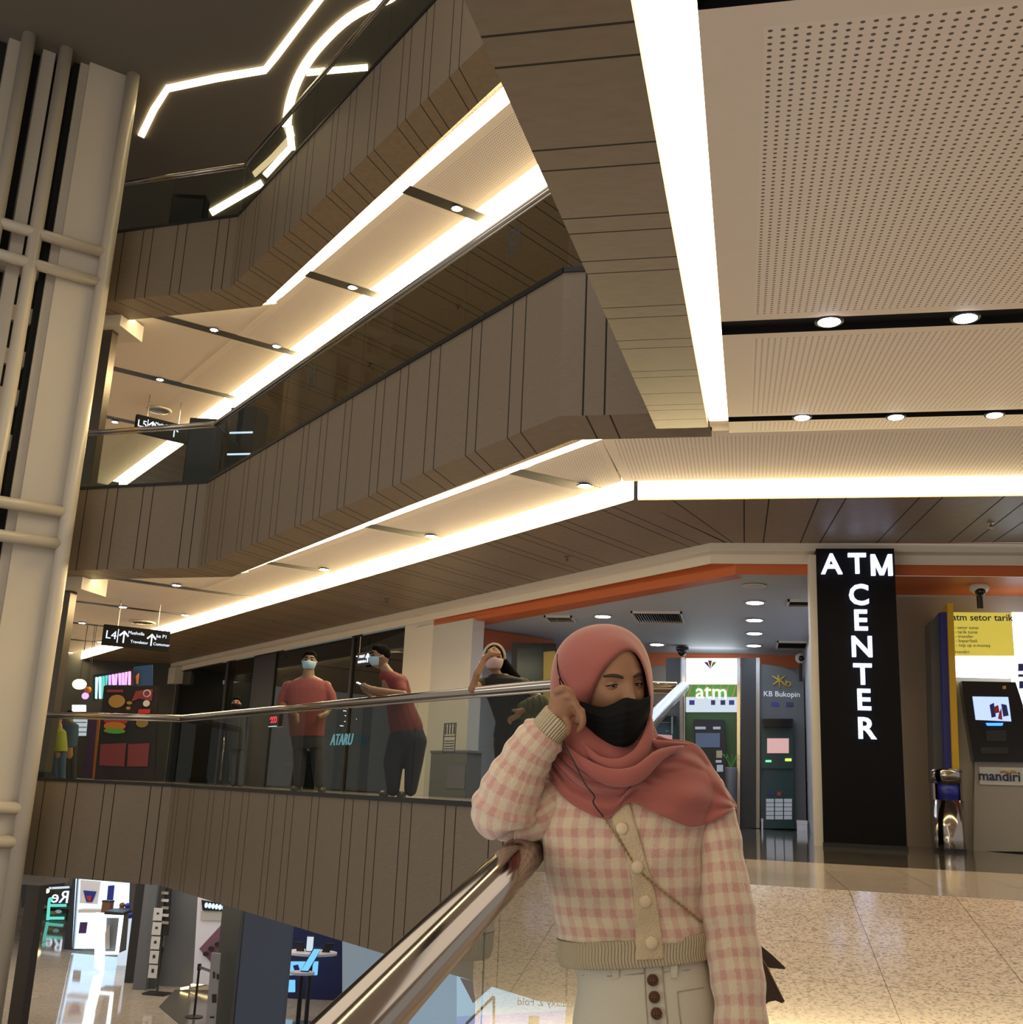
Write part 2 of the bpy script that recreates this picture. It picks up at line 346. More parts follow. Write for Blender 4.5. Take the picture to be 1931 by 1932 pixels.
def fascia(name, zt, h, label=None):
    mb = MB(); zb = zt-h; ins = .5
    lipA = lambda t: cA+AD*0+Vector((.02, .70, 0))+((cB+Vector((.25, .78, 0)))-(cA+Vector((.02, .70, 0))))*(t/LA)
    up = lambda f, z: (lambda t: Vector((f(t).x, f(t).y, z)))
    fA = lambda t: A(t, 0); fB = lambda t: B(t, 0)
    run(mb, up(fA, zt), up(fA, zb), LA, seamA); run(mb, up(fA, zb), up(lipA, zb), LA, seamA)
    LB = 5.2; lipB = lambda t: cB+Vector((.25, .78, 0))+BD*(t*(LB-.25)/LB)
    run(mb, up(fB, zt), up(fB, zb), LB, seamB); run(mb, up(fB, zb), up(lipB, zb), LB, seamB)
    mb.quad(up(lipA, zb)(0), up(lipA, zb)(LA), up(lipA, zb+.03)(LA), up(lipA, zb+.03)(0), 0)
    mb.quad(up(lipB, zb)(0), up(lipB, zb)(LB), up(lipB, zb+.03)(LB), up(lipB, zb+.03)(0), 0)
    # C run, facing the camera
    LC = 1.15+(.20 if zt > 0 else 0)
    fC = lambda t: cA+Vector((t, 0, 0)); lC = lambda t: cA+Vector((.02+t, .70, 0))
    run(mb, up(fC, zt), up(fC, zb), LC, [.22, .42, 1.0]); run(mb, up(fC, zb), up(lC, zb), LC, [.25, .47])
    mb.quad(up(lC, zb)(0), up(lC, zb)(LC), up(lC, zb+.1)(LC), up(lC, zb+.1)(0), 0)
    # black capping strip
    for a, b in ((A(0, -.02), A(LA, -.02)), (B(0, -.02), B(LB, -.02)), (cA+Vector((0, -.02, 0)), cA+Vector((LC, -.02, 0)))):
        n = (b-a).normalized(); q = Vector((-n.y, n.x, 0))*.09; q = q if q.dot(Vector((0, 1, 0))) > 0 else -q
        mb.hexa([a+Vector((0, 0, zt-.02)), b+Vector((0, 0, zt-.02)), b+q+Vector((0, 0, zt-.02)), a+q+Vector((0, 0, zt-.02))],
                [a+Vector((0, 0, zt+.03)), b+Vector((0, 0, zt+.03)), b+q+Vector((0, 0, zt+.03)), a+q+Vector((0, 0, zt+.03))], 2)
    return mb.build(name, ['fascia_wood', 'seam_dark', 'black_metal'], kind='structure', fix=False)
fascia('trim_1', Z4, 1.5); fascia('trim_2', Z5, 1.47); fascia('trim_3', Z6, 1.42)
# --- band along the ramp (D run) of the level above, clad soffit overhead
mb = MB(); xl, xr = -.77, -.30; y0, y1 = -3.0, 9.6
sD = [2.79, 2.98, 3.61, 3.80, 4.32, 4.51, 4.90, 5.09, 5.71, 5.93, 6.44, 6.65, 7.30, 7.50, 8.07, 8.52, 8.74, 9.17, 1.9, 2.1, 1.2, .9, .3, .1, -.6, -.8]
Pf = lambda t: Vector((xl, y0+t, rz(3.38, y0+t))); Qf = lambda t: Vector((xr, y0+t, rz(3.38, y0+t)))
run(mb, Pf, Qf, y1-y0, [s-y0 for s in sD], .007)
Tf = lambda t: Pf(t)+Vector((0, 0, 1.47)); run(mb, Tf, Pf, y1-y0, [s-y0 for s in sD], .007)
mb.quad(Qf(0), Qf(y1-y0), Qf(y1-y0)+Vector((0, 0, .13)), Qf(0)+Vector((0, 0, .13)))
mb.quad(Pf(y1-y0), Qf(y1-y0), Vector((xr, y1, 3.38)), Vector((xl, y1, 3.38)), 0)
# flat infill out to the lip of the cove
mb.build('trim_4', ['fascia_wood', 'seam_dark'], kind='structure', fix=False)
# cove of the D run: glowing panel standing in for the lit cove, soffit lip to ceiling edge
xc = -.12
mb = MB(); f = lambda x, y, dz=0: Vector((x, y, rz(3.5, y, 10.4)+dz))
mb.quad(f(xr, y0, .04), f(xc, y0, .04), f(xc, 9.95, .04), f(xr, 9.95, .04), 0)
mb.quad((xr, 9.95, 3.62), (xc, 9.95, 3.62), (xc, 10.35, 3.62), (xr, 10.35, 3.62), 1)
mb.quad((xr, 10.15, 3.44), (xc, 10.15, 3.44), (xc, 10.15, 3.62), (xr, 10.15, 3.62), 1)
mb.build('trim_5', ['cove_light', 'white_plaster'], kind='structure', fix=False)
# --- coves and ceilings of the two upper walkways
def walkway_ceiling(idx, zs, tmax, strips, zc=None):
    zc = zs+.12; n0, n1, n2, n3 = .66, .98, 2.08, 2.42
    mb = MB()
    # outer cove: glowing panels stand in for its lit inside
    mb.quad(A(-.15, n0, zs+.035), A(LA+.2, n0, zs+.035), A(LA+.32, n1, zc+.01), A(-.3, n1, zc+.01), 2)
    mb.quad(B(-.22, .78, zs+.036), B(3.6, .78, zs+.036), B(3.6, 1.0, zc+.01), B(-.4, 1.0, zc+.01), 2)
    # inner cove: recess top made to glow as if lit, LED strip on the back of the wood lip
    mb.quad(A(1.59, n2, zc+.14), A(tmax, n2, zc+.14), A(tmax, n3, zc+.14), A(1.77, n3, zc+.14), 2)
    mb.quad(A(1.77, n3-.01, zs+.02), A(tmax, n3-.01, zs+.02), A(tmax, n3-.01, zs+.24), A(1.77, n3-.01, zs+.24), 3)
    mb.quad(A(1.77, n3, zs), A(tmax, n3, zs), A(tmax, n3, zs+.26), A(1.77, n3, zs+.26), 0)
    mb.quad(A(1.59, n2, zc), A(tmax, n2, zc), A(tmax, n2, zc+.14), A(1.59, n2, zc+.14), 0)
    # perforated fields between black lamp slots
    edges = [-.35]+[e for s in strips for e in (s-.13, s+.13)]+[tmax]
    for i in range(0, len(edges), 2):
        a, b = edges[i], edges[i+1]; nn = n1
        if i == 0:
            p = A(b, n1); q = A(b, n2); c1 = (A(1.59, n2).x, 12.05); pts = [(p.x, p.y), (q.x, q.y), c1, (-1.4, 10.27)]
        else:
            pts = [(A(t_, n_).x, A(t_, n_).y) for t_, n_ in ((a, n1), (b, n1), (b, n2), (a, n2))]
        pfield(mb, pts, lambda y: zc, .13 if i else .07, lambda p: ((Vector((p[0], p[1], 0))-cA).dot(AD), (Vector((p[0], p[1], 0))-cA).dot(AN)))
        if a > LA-1: mb.quad(A(a, -14, zc), A(b, -14, zc), A(b, n1, zc), A(a, n1, zc), 0) if a > LA+2.8 else None
    for s in strips: mb.quad(A(s-.13, n1-.04 if s < LA+2 else -.8, zc-.003), A(s+.13, n1-.04 if s < LA+2 else -.8, zc-.003), A(s+.13, n2+.3, zc-.003), A(s-.13, n2+.3, zc-.003), 4)
    # plain ceiling filling the corner beyond the B run
    mb.poly([A(LA, n1, zc+.006), B(.05, 1.0, zc+.006), B(9, 1.0, zc+.006), A(tmax, -12, zc+.02), A(tmax, n1, zc+.006)], 0)
    return mb.build('ceiling' if idx == 0 else 'ceiling.%03d' % idx, ['white_plaster', 'perforated', 'cove_light', 'cove_strip', 'black_strip'], kind='structure', fix=False)
ST4 = [2.09, 5.67, 9.27, 12.9, 16.4, 20.0, 23.6]; ST5 = [1.8, 5.3, 8.8, 12.35, 15.8, 19.3]
walkway_ceiling(0, 3.38, 32, ST4); walkway_ceiling(1, 8.43, 26, ST5)
# wood soffit behind the inner cove
def back_soffit(name, zs, depth, seams, tmax=32, cside=True):
    mb = MB(); P = lambda t: A(1.77+t, 2.42, zs); Q = lambda t: A(2.57+t, depth, zs)
    run(mb, P, Q, tmax, seams, .01)
    if cside:
        c0 = A(0, 2.42, zs); c1 = Vector((9, 12.62, zs)); w0 = A(0, depth, zs); w0 = Vector((-.43, 14.65, zs)); w1 = Vector((9, 14.9, zs))
        xs = [-1.25, -.8, .02, .30, .85, 1.15, 1.94, 2.18, 2.82, 3.10, 3.4, 4.0, 4.25, 5.0, 5.3, 6.0]
        xb = [-.22, -.12, .02, .27, .75, 1.0, 1.72, 1.97, 2.62, 2.9, 3.15, 3.8, 4.05, 4.8, 5.1, 5.8]
        for i in range(len(xs)-1):
            g = .009
            mb.quad((xs[i]+g, 12.44, zs), (xs[i+1]-g, 12.44, zs), (xb[i+1]-g, 14.72, zs), (xb[i]+g, 14.72, zs))
            mb.quad((xs[i+1]-g, 12.44, zs), (xs[i+1]+g, 12.44, zs), (xb[i+1]+g, 14.72, zs), (xb[i+1]-g, 14.72, zs), 1)
        mb.quad((-1.2, 12.44, zs), (9, 12.44, zs), (9, 12.44, zs+.26), (-1.2, 12.44, zs+.26), 0)
    return mb.build(name, ['fascia_wood', 'seam_dark'], kind='structure', fix=False)
random.seed(3)
sm = []; t = .4
while t < 32: sm += [t, t+.21]; t += random.choice([.8, .95, .7, 1.1])
back_soffit('ceiling.002', 3.38, 4.75, sm); back_soffit('ceiling.003', 8.43, 5.2, sm, 26, False)
# --- ceiling over the ramp and the ATM lobby: perforated fields, black slots, inner cove
mb = MB(); zc = lambda y: rz(3.5, y, 10.4); F = lambda x, y, dz=0: Vector((x, y, zc(y)+dz)); XR = 8.0
def cfield(x0, ya, yb, mgx=.2, mgy=.13, x1=XR):
    a, b = ya+mgy, yb-mgy; xa = x0+mgx
    mb.quad(F(x0, ya), F(x1, ya), F(x1, a), F(x0, a), 0); mb.quad(F(x0, b), F(x1, b), F(x1, yb), F(x0, yb), 0); mb.quad(F(x0, a), F(xa, a), F(xa, b), F(x0, b), 0)
    mb.add([F(xa, a), F(x1, a), F(x1, b), F(xa, b)], [(0, 1, 2, 3)], 1, [[(xa, a), (x1, a), (x1, b), (xa, b)]])
slots = [(2.55, 2.90), (6.40, 6.72), (9.57, 9.81)]
cfield(xc, -1.1, 2.55); cfield(xc, 2.90, 6.40); cfield(xc, 6.72, 9.57); cfield(xc, 9.81, 10.4, mgy=.08)
mb.quad(F(xc, -4.5), F(XR, -4.5), F(XR, -1.1), F(xc, -1.1), 0)
for a, b in slots:
    mb.quad(F(xc, a, .05), F(XR, a, .05), F(XR, b, .05), F(xc, b, .05), 4)
    mb.quad(F(xc, a), F(XR, a), F(XR, a, .05), F(xc, a, .05), 4); mb.quad(F(xc, b), F(XR, b), F(XR, b, .05), F(xc, b, .05), 4)
    mb.quad(F(xc, a), F(xc, b), F(xc, b, .05), F(xc, a, .05), 4)
mb.quad(F(xc, y0), F(xc, 10.35), F(xc, 10.35, .12), F(xc, y0, .12), 0)
# flat part
z = 3.5; K = [(xc, 10.4), (XR, 10.4), (XR, 12.05), (-1.25, 12.05), (-1.25-.09, 12.05-.02)]
pfield(mb, [(xc, 10.4), (XR, 10.4), (XR, 12.05), (-1.33, 12.05), (-1.4, 10.27), (xc, 10.27)], lambda y: z, .1)
mb.quad((-1.3, 12.05, z+.14), (XR, 12.05, z+.14), (XR, 12.44, z+.14), (-1.3, 12.44, z+.14), 2)  # cove top made to glow as if lit by the strip
mb.quad((-1.2, 12.43, 3.40), (XR, 12.43, 3.40), (XR, 12.43, 3.62), (-1.2, 12.43, 3.62), 3)
mb.quad((-1.3, 12.05, z), (XR, 12.05, z), (XR, 12.05, z+.14), (-1.3, 12.05, z+.14), 0)
mb.quad((-1.6, 10.16, z+.03), (-.3, 10.16, z+.03), (-.3, 10.27, z+.03), (-1.4, 10.27, z+.03), 0)
mb.build('ceiling.004', ['white_plaster', 'perforated', 'cove_light', 'cove_strip', 'black_strip'], kind='structure', fix=False)
# --- white and orange bulkhead in front of the shops, ATM room
ZF = -.48
wl = [A(34, 4.75), A(12, 5.1), A(0, 4.75)+Vector((.0, 0, 0)), Vector((-.43, 14.68, 0)), Vector((9, 14.95, 0))]
wl = [A(34, 4.75), Vector((-.43, 14.68, 0)), Vector((9, 14.95, 0))]
mb = MB()
def vband(mb, pts, z0, z1, mi, dn=0.0):
    for a, b in zip(pts, pts[1:]): mb.quad((a.x, a.y, z0), (b.x, b.y, z0), (b.x, b.y, z1), (a.x, a.y, z1), mi)
wl2 = [p+Vector((.0, .22, 0)) for p in wl]
vband(mb, wl, 3.27, 3.38, 0)
for a, b, c, d in zip(wl, wl[1:], wl2, wl2[1:]): mb.quad((a.x, a.y, 3.27), (b.x, b.y, 3.27), (d.x, d.y, 3.27), (c.x, c.y, 3.27), 0)
vband(mb, wl2, 3.14, 3.27, 0)
mb.build('trim_6', ['white_paint'], kind='structure', fix=False)
# plane of the shop fronts
def Sp(px, py, off=.3): return onpl(px, py, (-.43, 14.68+off, 0), (AN.x, AN.y, 0))
o0 = Sp(815, 1170); o1 = Vector((-.1, 14.95, 0)); o2 = Vector((9, 15.2, 0))
mb = MB(); q0 = Vector((o0.x, o0.y, 0))
vband(mb, [q0, o1, o2], 3.0, 3.45, 0)
q0b = q0+Vector((.3, .35, 0))
mb.quad((q0.x, q0.y, 3.0), (o1.x, o1.y, 3.0), (o1.x+.1, o1.y+.25, 3.0), (q0b.x, q0b.y+.1, 3.0), 0)
mb.quad((.95, 15.0, 3.0), (9, 15.2, 3.0), (9, 16.5, 3.0), (.95, 16.4, 3.0), 0)
bw = 23.9
mb.quad((-6.5, bw-.05, 2.78), (2.2, bw-.05, 2.78), (2.2, bw-.05, 3.05), (-6.5, bw-.05, 3.05), 0)
e0, e1 = onz(880, 1186, 3.0), onz(1045, 1212, 3.0)
mb.hexa([Vector((e0.x, e0.y, 2.72)), Vector((e1.x, e1.y, 2.72)), Vector((e1.x, e1.y+.1, 2.72)), Vector((e0.x, e0.y+.1, 2.72))],
        [Vector((e0.x, e0.y, 3.04)), Vector((e1.x, e1.y, 3.04)), Vector((e1.x, e1.y+.1, 3.04)), Vector((e0.x, e0.y+.1, 3.04))])
mb.build('trim_7', ['orange_paint'], kind='structure', fix=False)
mb = MB(); mb.poly([(q0.x-.3, q0.y+.2, 3.06), (-.1, 15.1, 3.06), (1.3, 15.15, 3.06), (1.3, 24.5, 3.06), (-9, 24.5, 3.06)]); mb.build('ceiling.005', 'room_ceiling_paint', kind='structure')
mb = MB(); mb.quad((-6.5, bw, ZF), (2.2, bw, ZF), (2.2, bw, 3.05), (-6.5, bw, 3.05)); mb.build('wall_back', 'beige_wall', kind='structure')
mb = MB(); mb.box((1.2, 16.5, ZF), (1.3, bw, 3.06)); mb.build('wall_right', 'grey_wall', kind='structure')
mb = MB(); mb.box((1.3, 16.45, ZF), (9, 16.6, 3.05)); mb.build('wall_alcove', 'beige_wall', kind='structure')
# light grey wall pier at the left of the ATM room, and the white pier beside the dark shop
def pier(name, pxa, pxb, pyt, depth, m, z0=Z4, z1=3.2, off=.3, dd=None):
    a = Sp(pxa, pyt, off); b = Sp(pxb, pyt, off); d = AN*depth
    mb = MB(); mb.hexa([Vector((a.x, a.y, z0)), Vector((b.x, b.y, z0)), Vector((b.x, b.y, z0))+d, Vector((a.x, a.y, z0))+d],
                       [Vector((a.x, a.y, z1)), Vector((b.x, b.y, z1)), Vector((b.x, b.y, z1))+d, Vector((a.x, a.y, z1))+d])
    return mb.build(name, m, kind='structure')
pier('wall_pier', 757, 811, 1300, .5, 'white_paint'); pier('wall_pier_inner', 811, 886, 1300, .25, 'grey_wall', z1=3.03)
# recess wall further in
a = W(884, 1300, 21.4); b = W(1048, 1300, 23.2)
mb = MB(); mb.quad((a.x, a.y, Z4), (b.x, b.y, Z4), (b.x, b.y, 3.05), (a.x, a.y, 3.05)); mb.build('wall_recess', 'grey_wall', kind='structure')
# --- floors
def ramp_z(y): return Z4-.155*(9.47-y)
yj = 7.16
mb = MB()
gx0 = -.46
mb.quad((gx0, -5, ramp_z(-5)), (9, -5, ramp_z(-5)), (9, yj, ZF), (gx0, yj, ZF))
mb.build('floor.001', 'granite', kind='structure')
mb = MB(); mb.quad((gx0, yj, ZF), (9, yj, ZF), (9, 10.3, ZF), (gx0, 10.3, ZF)); mb.build('floor.002', 'granite', kind='structure')
mb = MB(); mb.quad((gx0, 10.3, ZF), (9, 10.3, ZF), (9, 25, ZF), (-2.4, 25, ZF)); mb.build('floor.003', 'dark_granite', kind='structure')
mb = MB()
mb.quad((-1.55, 9.47, Z4), (-.5, 9.47, ZF), (-2.4, 25, ZF), (-4.6, 25, Z4))
mb.poly([(-1.55, 9.47, Z4), A(0, .02, Z4), A(10, .02, Z4), B(6, .02, Z4), A(34, -6, Z4), A(34, 9, Z4), (-4.6, 25, Z4)][::-1])
mb.build('floor.004', 'granite', kind='structure')
mb = MB(); mb.quad((-46, 8, -5.3), (8, 8, -5.3), (8, 60, -5.3), (-46, 60, -5.3)); mb.build('floor', 'polished_tile', kind='structure')
mb = MB(); mb.poly([(-.5, -5, ramp_z(-5)), (-.5, 9.45, Z4), (-.5, 9.45, -1.6), (-.5, 9.0, -1.7), (-.5, -5, -3.9)])
mb.quad((-.5, -5, -3.9), (9, -5, -3.9), (9, 9.0, -1.7), (-.5, 9.0, -1.7)); mb.build('trim_8', 'fascia_wood', kind='structure')
# soffit slab below our level, over the lower shops
mb = MB(); mb.poly([A(0, .3, -1.6), A(10, .3, -1.6), B(8, .3, -1.6), A(40, -6, -1.6), A(40, 12, -1.6), (9, 25, -1.6), (9, 10, -1.6)]); mb.build('ceiling.006', 'white_plaster', kind='structure')
# atrium ceiling
ZT = 12.7
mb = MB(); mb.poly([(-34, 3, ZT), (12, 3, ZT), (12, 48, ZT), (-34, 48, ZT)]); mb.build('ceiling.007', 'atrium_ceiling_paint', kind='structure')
# --- L3 back wall far away
mb = MB(); a = W(-250, 1720, 46); b = W(700, 1720, 40)
mb.quad((a.x, a.y, -5.3), (b.x, b.y, -5.3), (b.x, b.y, -1.6), (a.x, a.y, -1.6)); mb.build('wall_far', 'beige_wall', kind='structure')
mat('bronze', (.12, .10, .085), .3, .6)
mat('sticker_ink', (.05, .05, .055), .6)
# ================================================================= RAILINGS
def railing(zb, joints, loc, label, hasC, stickers=(), endpost=True):
    r = thing('glass_railing', loc, label, 'railing'); H = 1.06
    Bt = 3.05
    nodes = [B(Bt, .05), B(0, .05), A(0, .05)+Vector((0, 0, 0)), Vector((-.5, 9.5, 0))]
    def P(p, z): return Vector((p.x, p.y, z))
    def pane(p, q, z0=zb+.03, z1=zb+H-.05):
        n = (q-p).normalized(); k = Vector((-n.y, n.x, 0))*.006; g = n*.006
        mb = MB(); a, b = p+g, q-g
        mb.hexa([P(a-k, z0), P(b-k, z0), P(b+k, z0), P(a+k, z0)], [P(a-k, z1), P(b-k, z1), P(b+k, z1), P(a+k, z1)]); mb.build('glass_panel', 'rail_glass', r)
    pane(B(Bt, .05), B(1.5, .05)); pane(B(1.5, .05), B(0, .05))
    js = [LA]+[j for j in joints]+[0]
    for a, b in zip(js, js[1:]): pane(A(a, .05), A(b, .05))
    pane(A(0, .05), Vector((-.5, 9.5, 0)))
    zt = zb+H
    nodes = [B(Bt, .05), B(0, .05), A(0, .05), Vector((-.56, 9.5, 0))]
    mb = MB()
    for a, b in zip(nodes, nodes[1:]): mb.tube([P(a, zt), P(b, zt)], .04, 14); mb.tube([P(a, zt-.055), P(b, zt-.055)], .014, 8)
    for a in nodes[1:3]: mb.ell(P(a, zt), .041, 12, 8)
    e = B(Bt, .05); mb.tube([P(e, zt), P(e, zt)+BD*.10+Vector((0, 0, -.03)), P(e, zt)+BD*.15+Vector((0, 0, -.12)), P(e, zb)+BD*.15], .035, 12)
    mb.build('handrail', 'chrome', r, True)
    for t, h in stickers:
        c = A(t, .03, zb+h); mb = MB(); ax = AD*.11; az = Vector((0, 0, .14)); ay = AN*.002
        for s, q, t_ in ((1, ax, 0), (-1, ax, 0)):
            mb.obox(c+ax*s, AD*.006, ay, az)
        for s in (1, -1, .1): mb.obox(c+az*s, ax, ay, Vector((0, 0, .005)))
        for k in range(4):
            x = AD*(.08-.053*k); mb.obox(c+x+Vector((0, 0, .075)), AD*.011, ay, Vector((0, 0, .04))); mb.ell(c+x+Vector((0, 0, .125)), .01, 6, 4)
        for k in range(4): mb.obox(c+Vector((0, 0, -.03-.025*k)), ax*.8, ay, Vector((0, 0, .005)))
        mb.build('warning_sticker', 'sticker_ink', r)
    return r
railing(Z4, [7.4, 4.9, 2.4], (-1.65, 9.45, Z4), 'glass railing with steel handrail that the three onlookers lean on', True, [(1.68, .62)])
railing(Z5, [6.9, 4.4, 1.9], (-1.65, 9.45, Z5), 'glass railing on the middle balcony above the onlookers', True, [(.95, .72), (6.0, .7)])
railing(Z6, [6.9, 4.4, 1.9], (-1.65, 9.45, Z6), 'topmost glass railing, under the atrium ceiling', True)
# our side: railing down the ramp, with the elbow resting on it
rr = thing('glass_railing', (-.5, 2, ramp_z(2)), 'shiny steel handrail and glass in the foreground, sloping down to the left', 'railing')
rzt = lambda y: ramp_z(y)+1.06
mb = MB(); mb.tube([(-.5, 9.45, rzt(9.45)), (-.5, -1.6, rzt(-1.6))], .046, 32); mb.ell((-.5, 9.45, rzt(9.45)), .046, 16, 10); mb.build('handrail', 'chrome', rr, True)
mb = MB(); mb.box((-.512, 0, 0), (-.488, .01, .01)); mb = MB()
yy = [9.4, 7.6, 5.8, 4.0, 2.2, .4, -1.4]
for a, b in zip(yy, yy[1:]):
    mb = MB(); a -= .006; b += .006; k = .006
    mb.hexa([(-.5-k, b, rzt(b)-.98), (-.5+k, b, rzt(b)-.98), (-.5+k, a, rzt(a)-.98), (-.5-k, a, rzt(a)-.98)],
            [(-.5-k, b, rzt(b)-.05), (-.5+k, b, rzt(b)-.05), (-.5+k, a, rzt(a)-.05), (-.5-k, a, rzt(a)-.05)])
    mb.build('glass_panel', 'clear_glass', rr)
mb = MB(); mb.hexa([(-.53, -1.6, ramp_z(-1.6)), (-.47, -1.6, ramp_z(-1.6)), (-.47, 9.4, ramp_z(9.4)), (-.53, 9.4, ramp_z(9.4))],
                   [(-.53, -1.6, ramp_z(-1.6)+.09), (-.47, -1.6, ramp_z(-1.6)+.09), (-.47, 9.4, ramp_z(9.4)+.09), (-.53, 9.4, ramp_z(9.4)+.09)])
mb.build('base_channel', 'black_metal', rr)
# ================================================================= COLUMN AT THE LEFT
cp = ony(238, 180, 15.9); CN = AN.copy()      # face plane contains CN and the vertical
def Cp(px, py, off=0): q = onpl(px, py, Vector((cp.x, cp.y, 0))+AD*off, (AD.x, AD.y, 0)); return q
def u_of(px, py=300, off=0): q = Cp(px, py, off); return (Vector((q.x, q.y, 0))-Vector((cp.x, cp.y, 0))).dot(CN)
col = thing('column', (cp.x, cp.y, -5.3), 'white column with a grid of round white tubes, full height at the left', 'column')
def Cq(u, off, z): p = Vector((cp.x, cp.y, 0))+CN*u+AD*off; return Vector((p.x, p.y, z))
def slab_u(mb, u0, u1, o0, o1, z0, z1, mi=0): mb.hexa([Cq(u0, o0, z0), Cq(u1, o0, z0), Cq(u1, o1, z0), Cq(u0, o1, z0)], [Cq(u0, o0, z1), Cq(u1, o0, z1), Cq(u1, o1, z1), Cq(u0, o1, z1)], mi)
zb_, zt_ = -5.3, ZT
mb = MB(); slab_u(mb, u_of(143), .02, .10, .8, zb_, zt_); slab_u(mb, u_of(127), u_of(143), .22, .8, zb_, zt_); mb.build('column_shaft', 'column_white', col)
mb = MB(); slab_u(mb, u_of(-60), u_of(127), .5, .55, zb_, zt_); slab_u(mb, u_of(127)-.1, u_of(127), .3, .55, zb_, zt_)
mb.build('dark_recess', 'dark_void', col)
mb = MB(); slab_u(mb, u_of(50), u_of(76), .25, .5, zb_, zt_); slab_u(mb, u_of(-20), u_of(22), .3, .5, zb_, zt_)
for z in (8.35, 7.5, 6.7, 6.0, 5.2): slab_u(mb, u_of(20), u_of(127), .38, .5, z, z+.28)
mb.build('recessed_post', 'column_white', col)
for px, rr_ in ((14, .115), (91, .115), (228, .12)):
    mb = MB(); mb.tube([Cq(u_of(px), 0, zb_), Cq(u_of(px), 0, zt_)], rr_, 20); mb.build('vertical_tube', 'column_white', col, True)
zs = []
for (px, py) in ((194, 477), (188, 533), (122, 967), (118, 1028), (51, 1525), (43, 1589)):
    z = Cp(px, py).z; mb = MB(); mb.tube([Cq(u_of(-120), 0, z), Cq(.06, 0, z)], .10, 18); mb.build('horizontal_tube', 'column_white', col, True)
# dark mirrored posts and white beam boxes beside it
for z0, z1, px, py in ((Z5, 8.4, 191, 740), (Z4, 3.4, 112, 1230), (-5.3, -1.6, 52, 1800)):
    p = W(px, py, 19.6); t = thing('post', (p.x, p.y, z0), {Z5: 'dark bronze post beside the column on the middle balcony', Z4: 'dark bronze post beside the column at the level of the onlookers', -5.3: 'dark bronze post beside the column on the lowest floor'}[z0], 'post')
    mb = MB(); mb.box((p.x-.12, p.y-.1, z0), (p.x+.12, p.y+.1, z1)); mb.build('shaft', 'bronze', t)
    mb = MB(); mb.box((p.x-.14, p.y-.12, z0), (p.x+.14, p.y+.12, z0+.12)); mb.build('base', 'black_metal', t)
for z, pa, pb in ((8.43, (180, 600), (240, 640)), (3.38, (118, 1092), (168, 1130)), (-1.62, (30, 1655), (92, 1692))):
    a = ony(pa[0], pa[1], 17.2); b = ony(pb[0], pa[1], 17.4)
    mb = MB(); mb.box((a.x-.4, 17.2, z-.22), (b.x, 18.0, z+.1)); mb.build('trim_9' if z > 8 else 'trim_10' if z > 0 else 'trim_11', 'white_paint', kind='structure')
# ================================================================= LAMPS AND CEILING FITTINGS
def lamp(name, label, group, r, m='lamp_white'):
    t = thing(name, (0, 0, 0), label, 'lamp', group)
    mb = MB(); mb.lathe((0, 0, 0), [(r*1.25, -.006), (r*1.25, .0), (r, .0), (r*.98, .012)], 20); mb.build('trim_ring', 'black_metal' if m == 'lamp_white' else 'white_paint', t, True)
    mb = MB(); mb.lathe((0, 0, 0), [(r*.97, -.008), (r*.9, -.012)], 20); mb.build('lens', m, t); return t
def place(proto, pts, labels, first):
    for i, p in enumerate(pts):
        o = proto if first and i == 0 else copy_tree(proto); o.location = Vector(p)+Vector((0, 0, ZO)); o['label'] = labels[i]
        o['_w'] = tuple(o.location)
L0 = lamp('downlight', 'x', 'downlights in the black slots of the perforated ceiling over the ramp', .07)
pr_ = [onramp(1565, 603, 3.5), onramp(1822, 596, 3.5), onramp(1514, 785, 3.5), onramp(1691, 784, 3.5), onramp(1877, 780, 3.5)]
place(L0, [p-Vector((0, 0, .01)) for p in pr_], ['round downlight in the front black slot, nearer the white light strip', 'round downlight in the front black slot, nearer the right edge',
    'small downlight in the rear black slot, leftmost of three', 'small downlight in the rear black slot, middle of three', 'small downlight in the rear black slot, rightmost of three'], True)
g5 = 'downlights in the ceiling of the middle balcony'; g4 = 'downlights in the ceiling above the onlookers'
L5 = lamp('downlight', 'x', g5, .075); px5 = [(862, 393), (665, 542), (404, 622), (522, 653), (302, 716), (217, 796)]
place(L5, [onz(*p, 8.53) for p in px5], ['middle balcony downlight highest up, beside the big wood soffit', 'middle balcony downlight, second from the right', 'middle balcony downlight, left one in the slot with two lamps',
    'middle balcony downlight, right one in the slot with two lamps', 'middle balcony downlight left of the handrail bend, above the hanging sign', 'middle balcony downlight closest to the white column'], True)
L4 = lamp('downlight', 'x', g4, .08); px4 = [(1104, 916), (814, 1011), (612, 1074), (333, 1104), (232, 1145), (350, 1160), (155, 1175), (262, 1190), (190, 1211), (133, 1231)]
place(L4, [onz(*p, 3.48) for p in px4], ['downlight nearest the bend of the glowing cove', 'downlight in the second black slot from the right above the onlookers', 'downlight in the third black slot from the right',
    'downlight in the long slot just below the wood balcony corner', 'small downlight left of the paired one in the fifth slot', 'small downlight right in the fifth slot, beside the glowing cove', 'far small downlight left of the lower hanging sign',
    'far small downlight just above the lower hanging sign', 'far small downlight below left of the lower hanging sign', 'farthest small downlight next to the white column'], True)
LA_ = lamp('recessed_light', 'x', 'round recessed lights in the ATM room ceiling', .14, 'lamp_cool')
pxr = [(1425, 1137), (1424, 1170), (1424, 1195), (1423, 1218), (1240, 1216), (1138, 1163)]
place(LA_, [onz(*p, 3.05) for p in pxr], ['ATM room light, frontmost lit one of the row of four', 'ATM room light, second of the row of four', 'ATM room light, third of the row of four', 'ATM room light, rearmost of the row of four',
    'ATM room light just right above the pink headscarf', 'ATM room light left of the long ceiling vent, above the headscarf'], True)
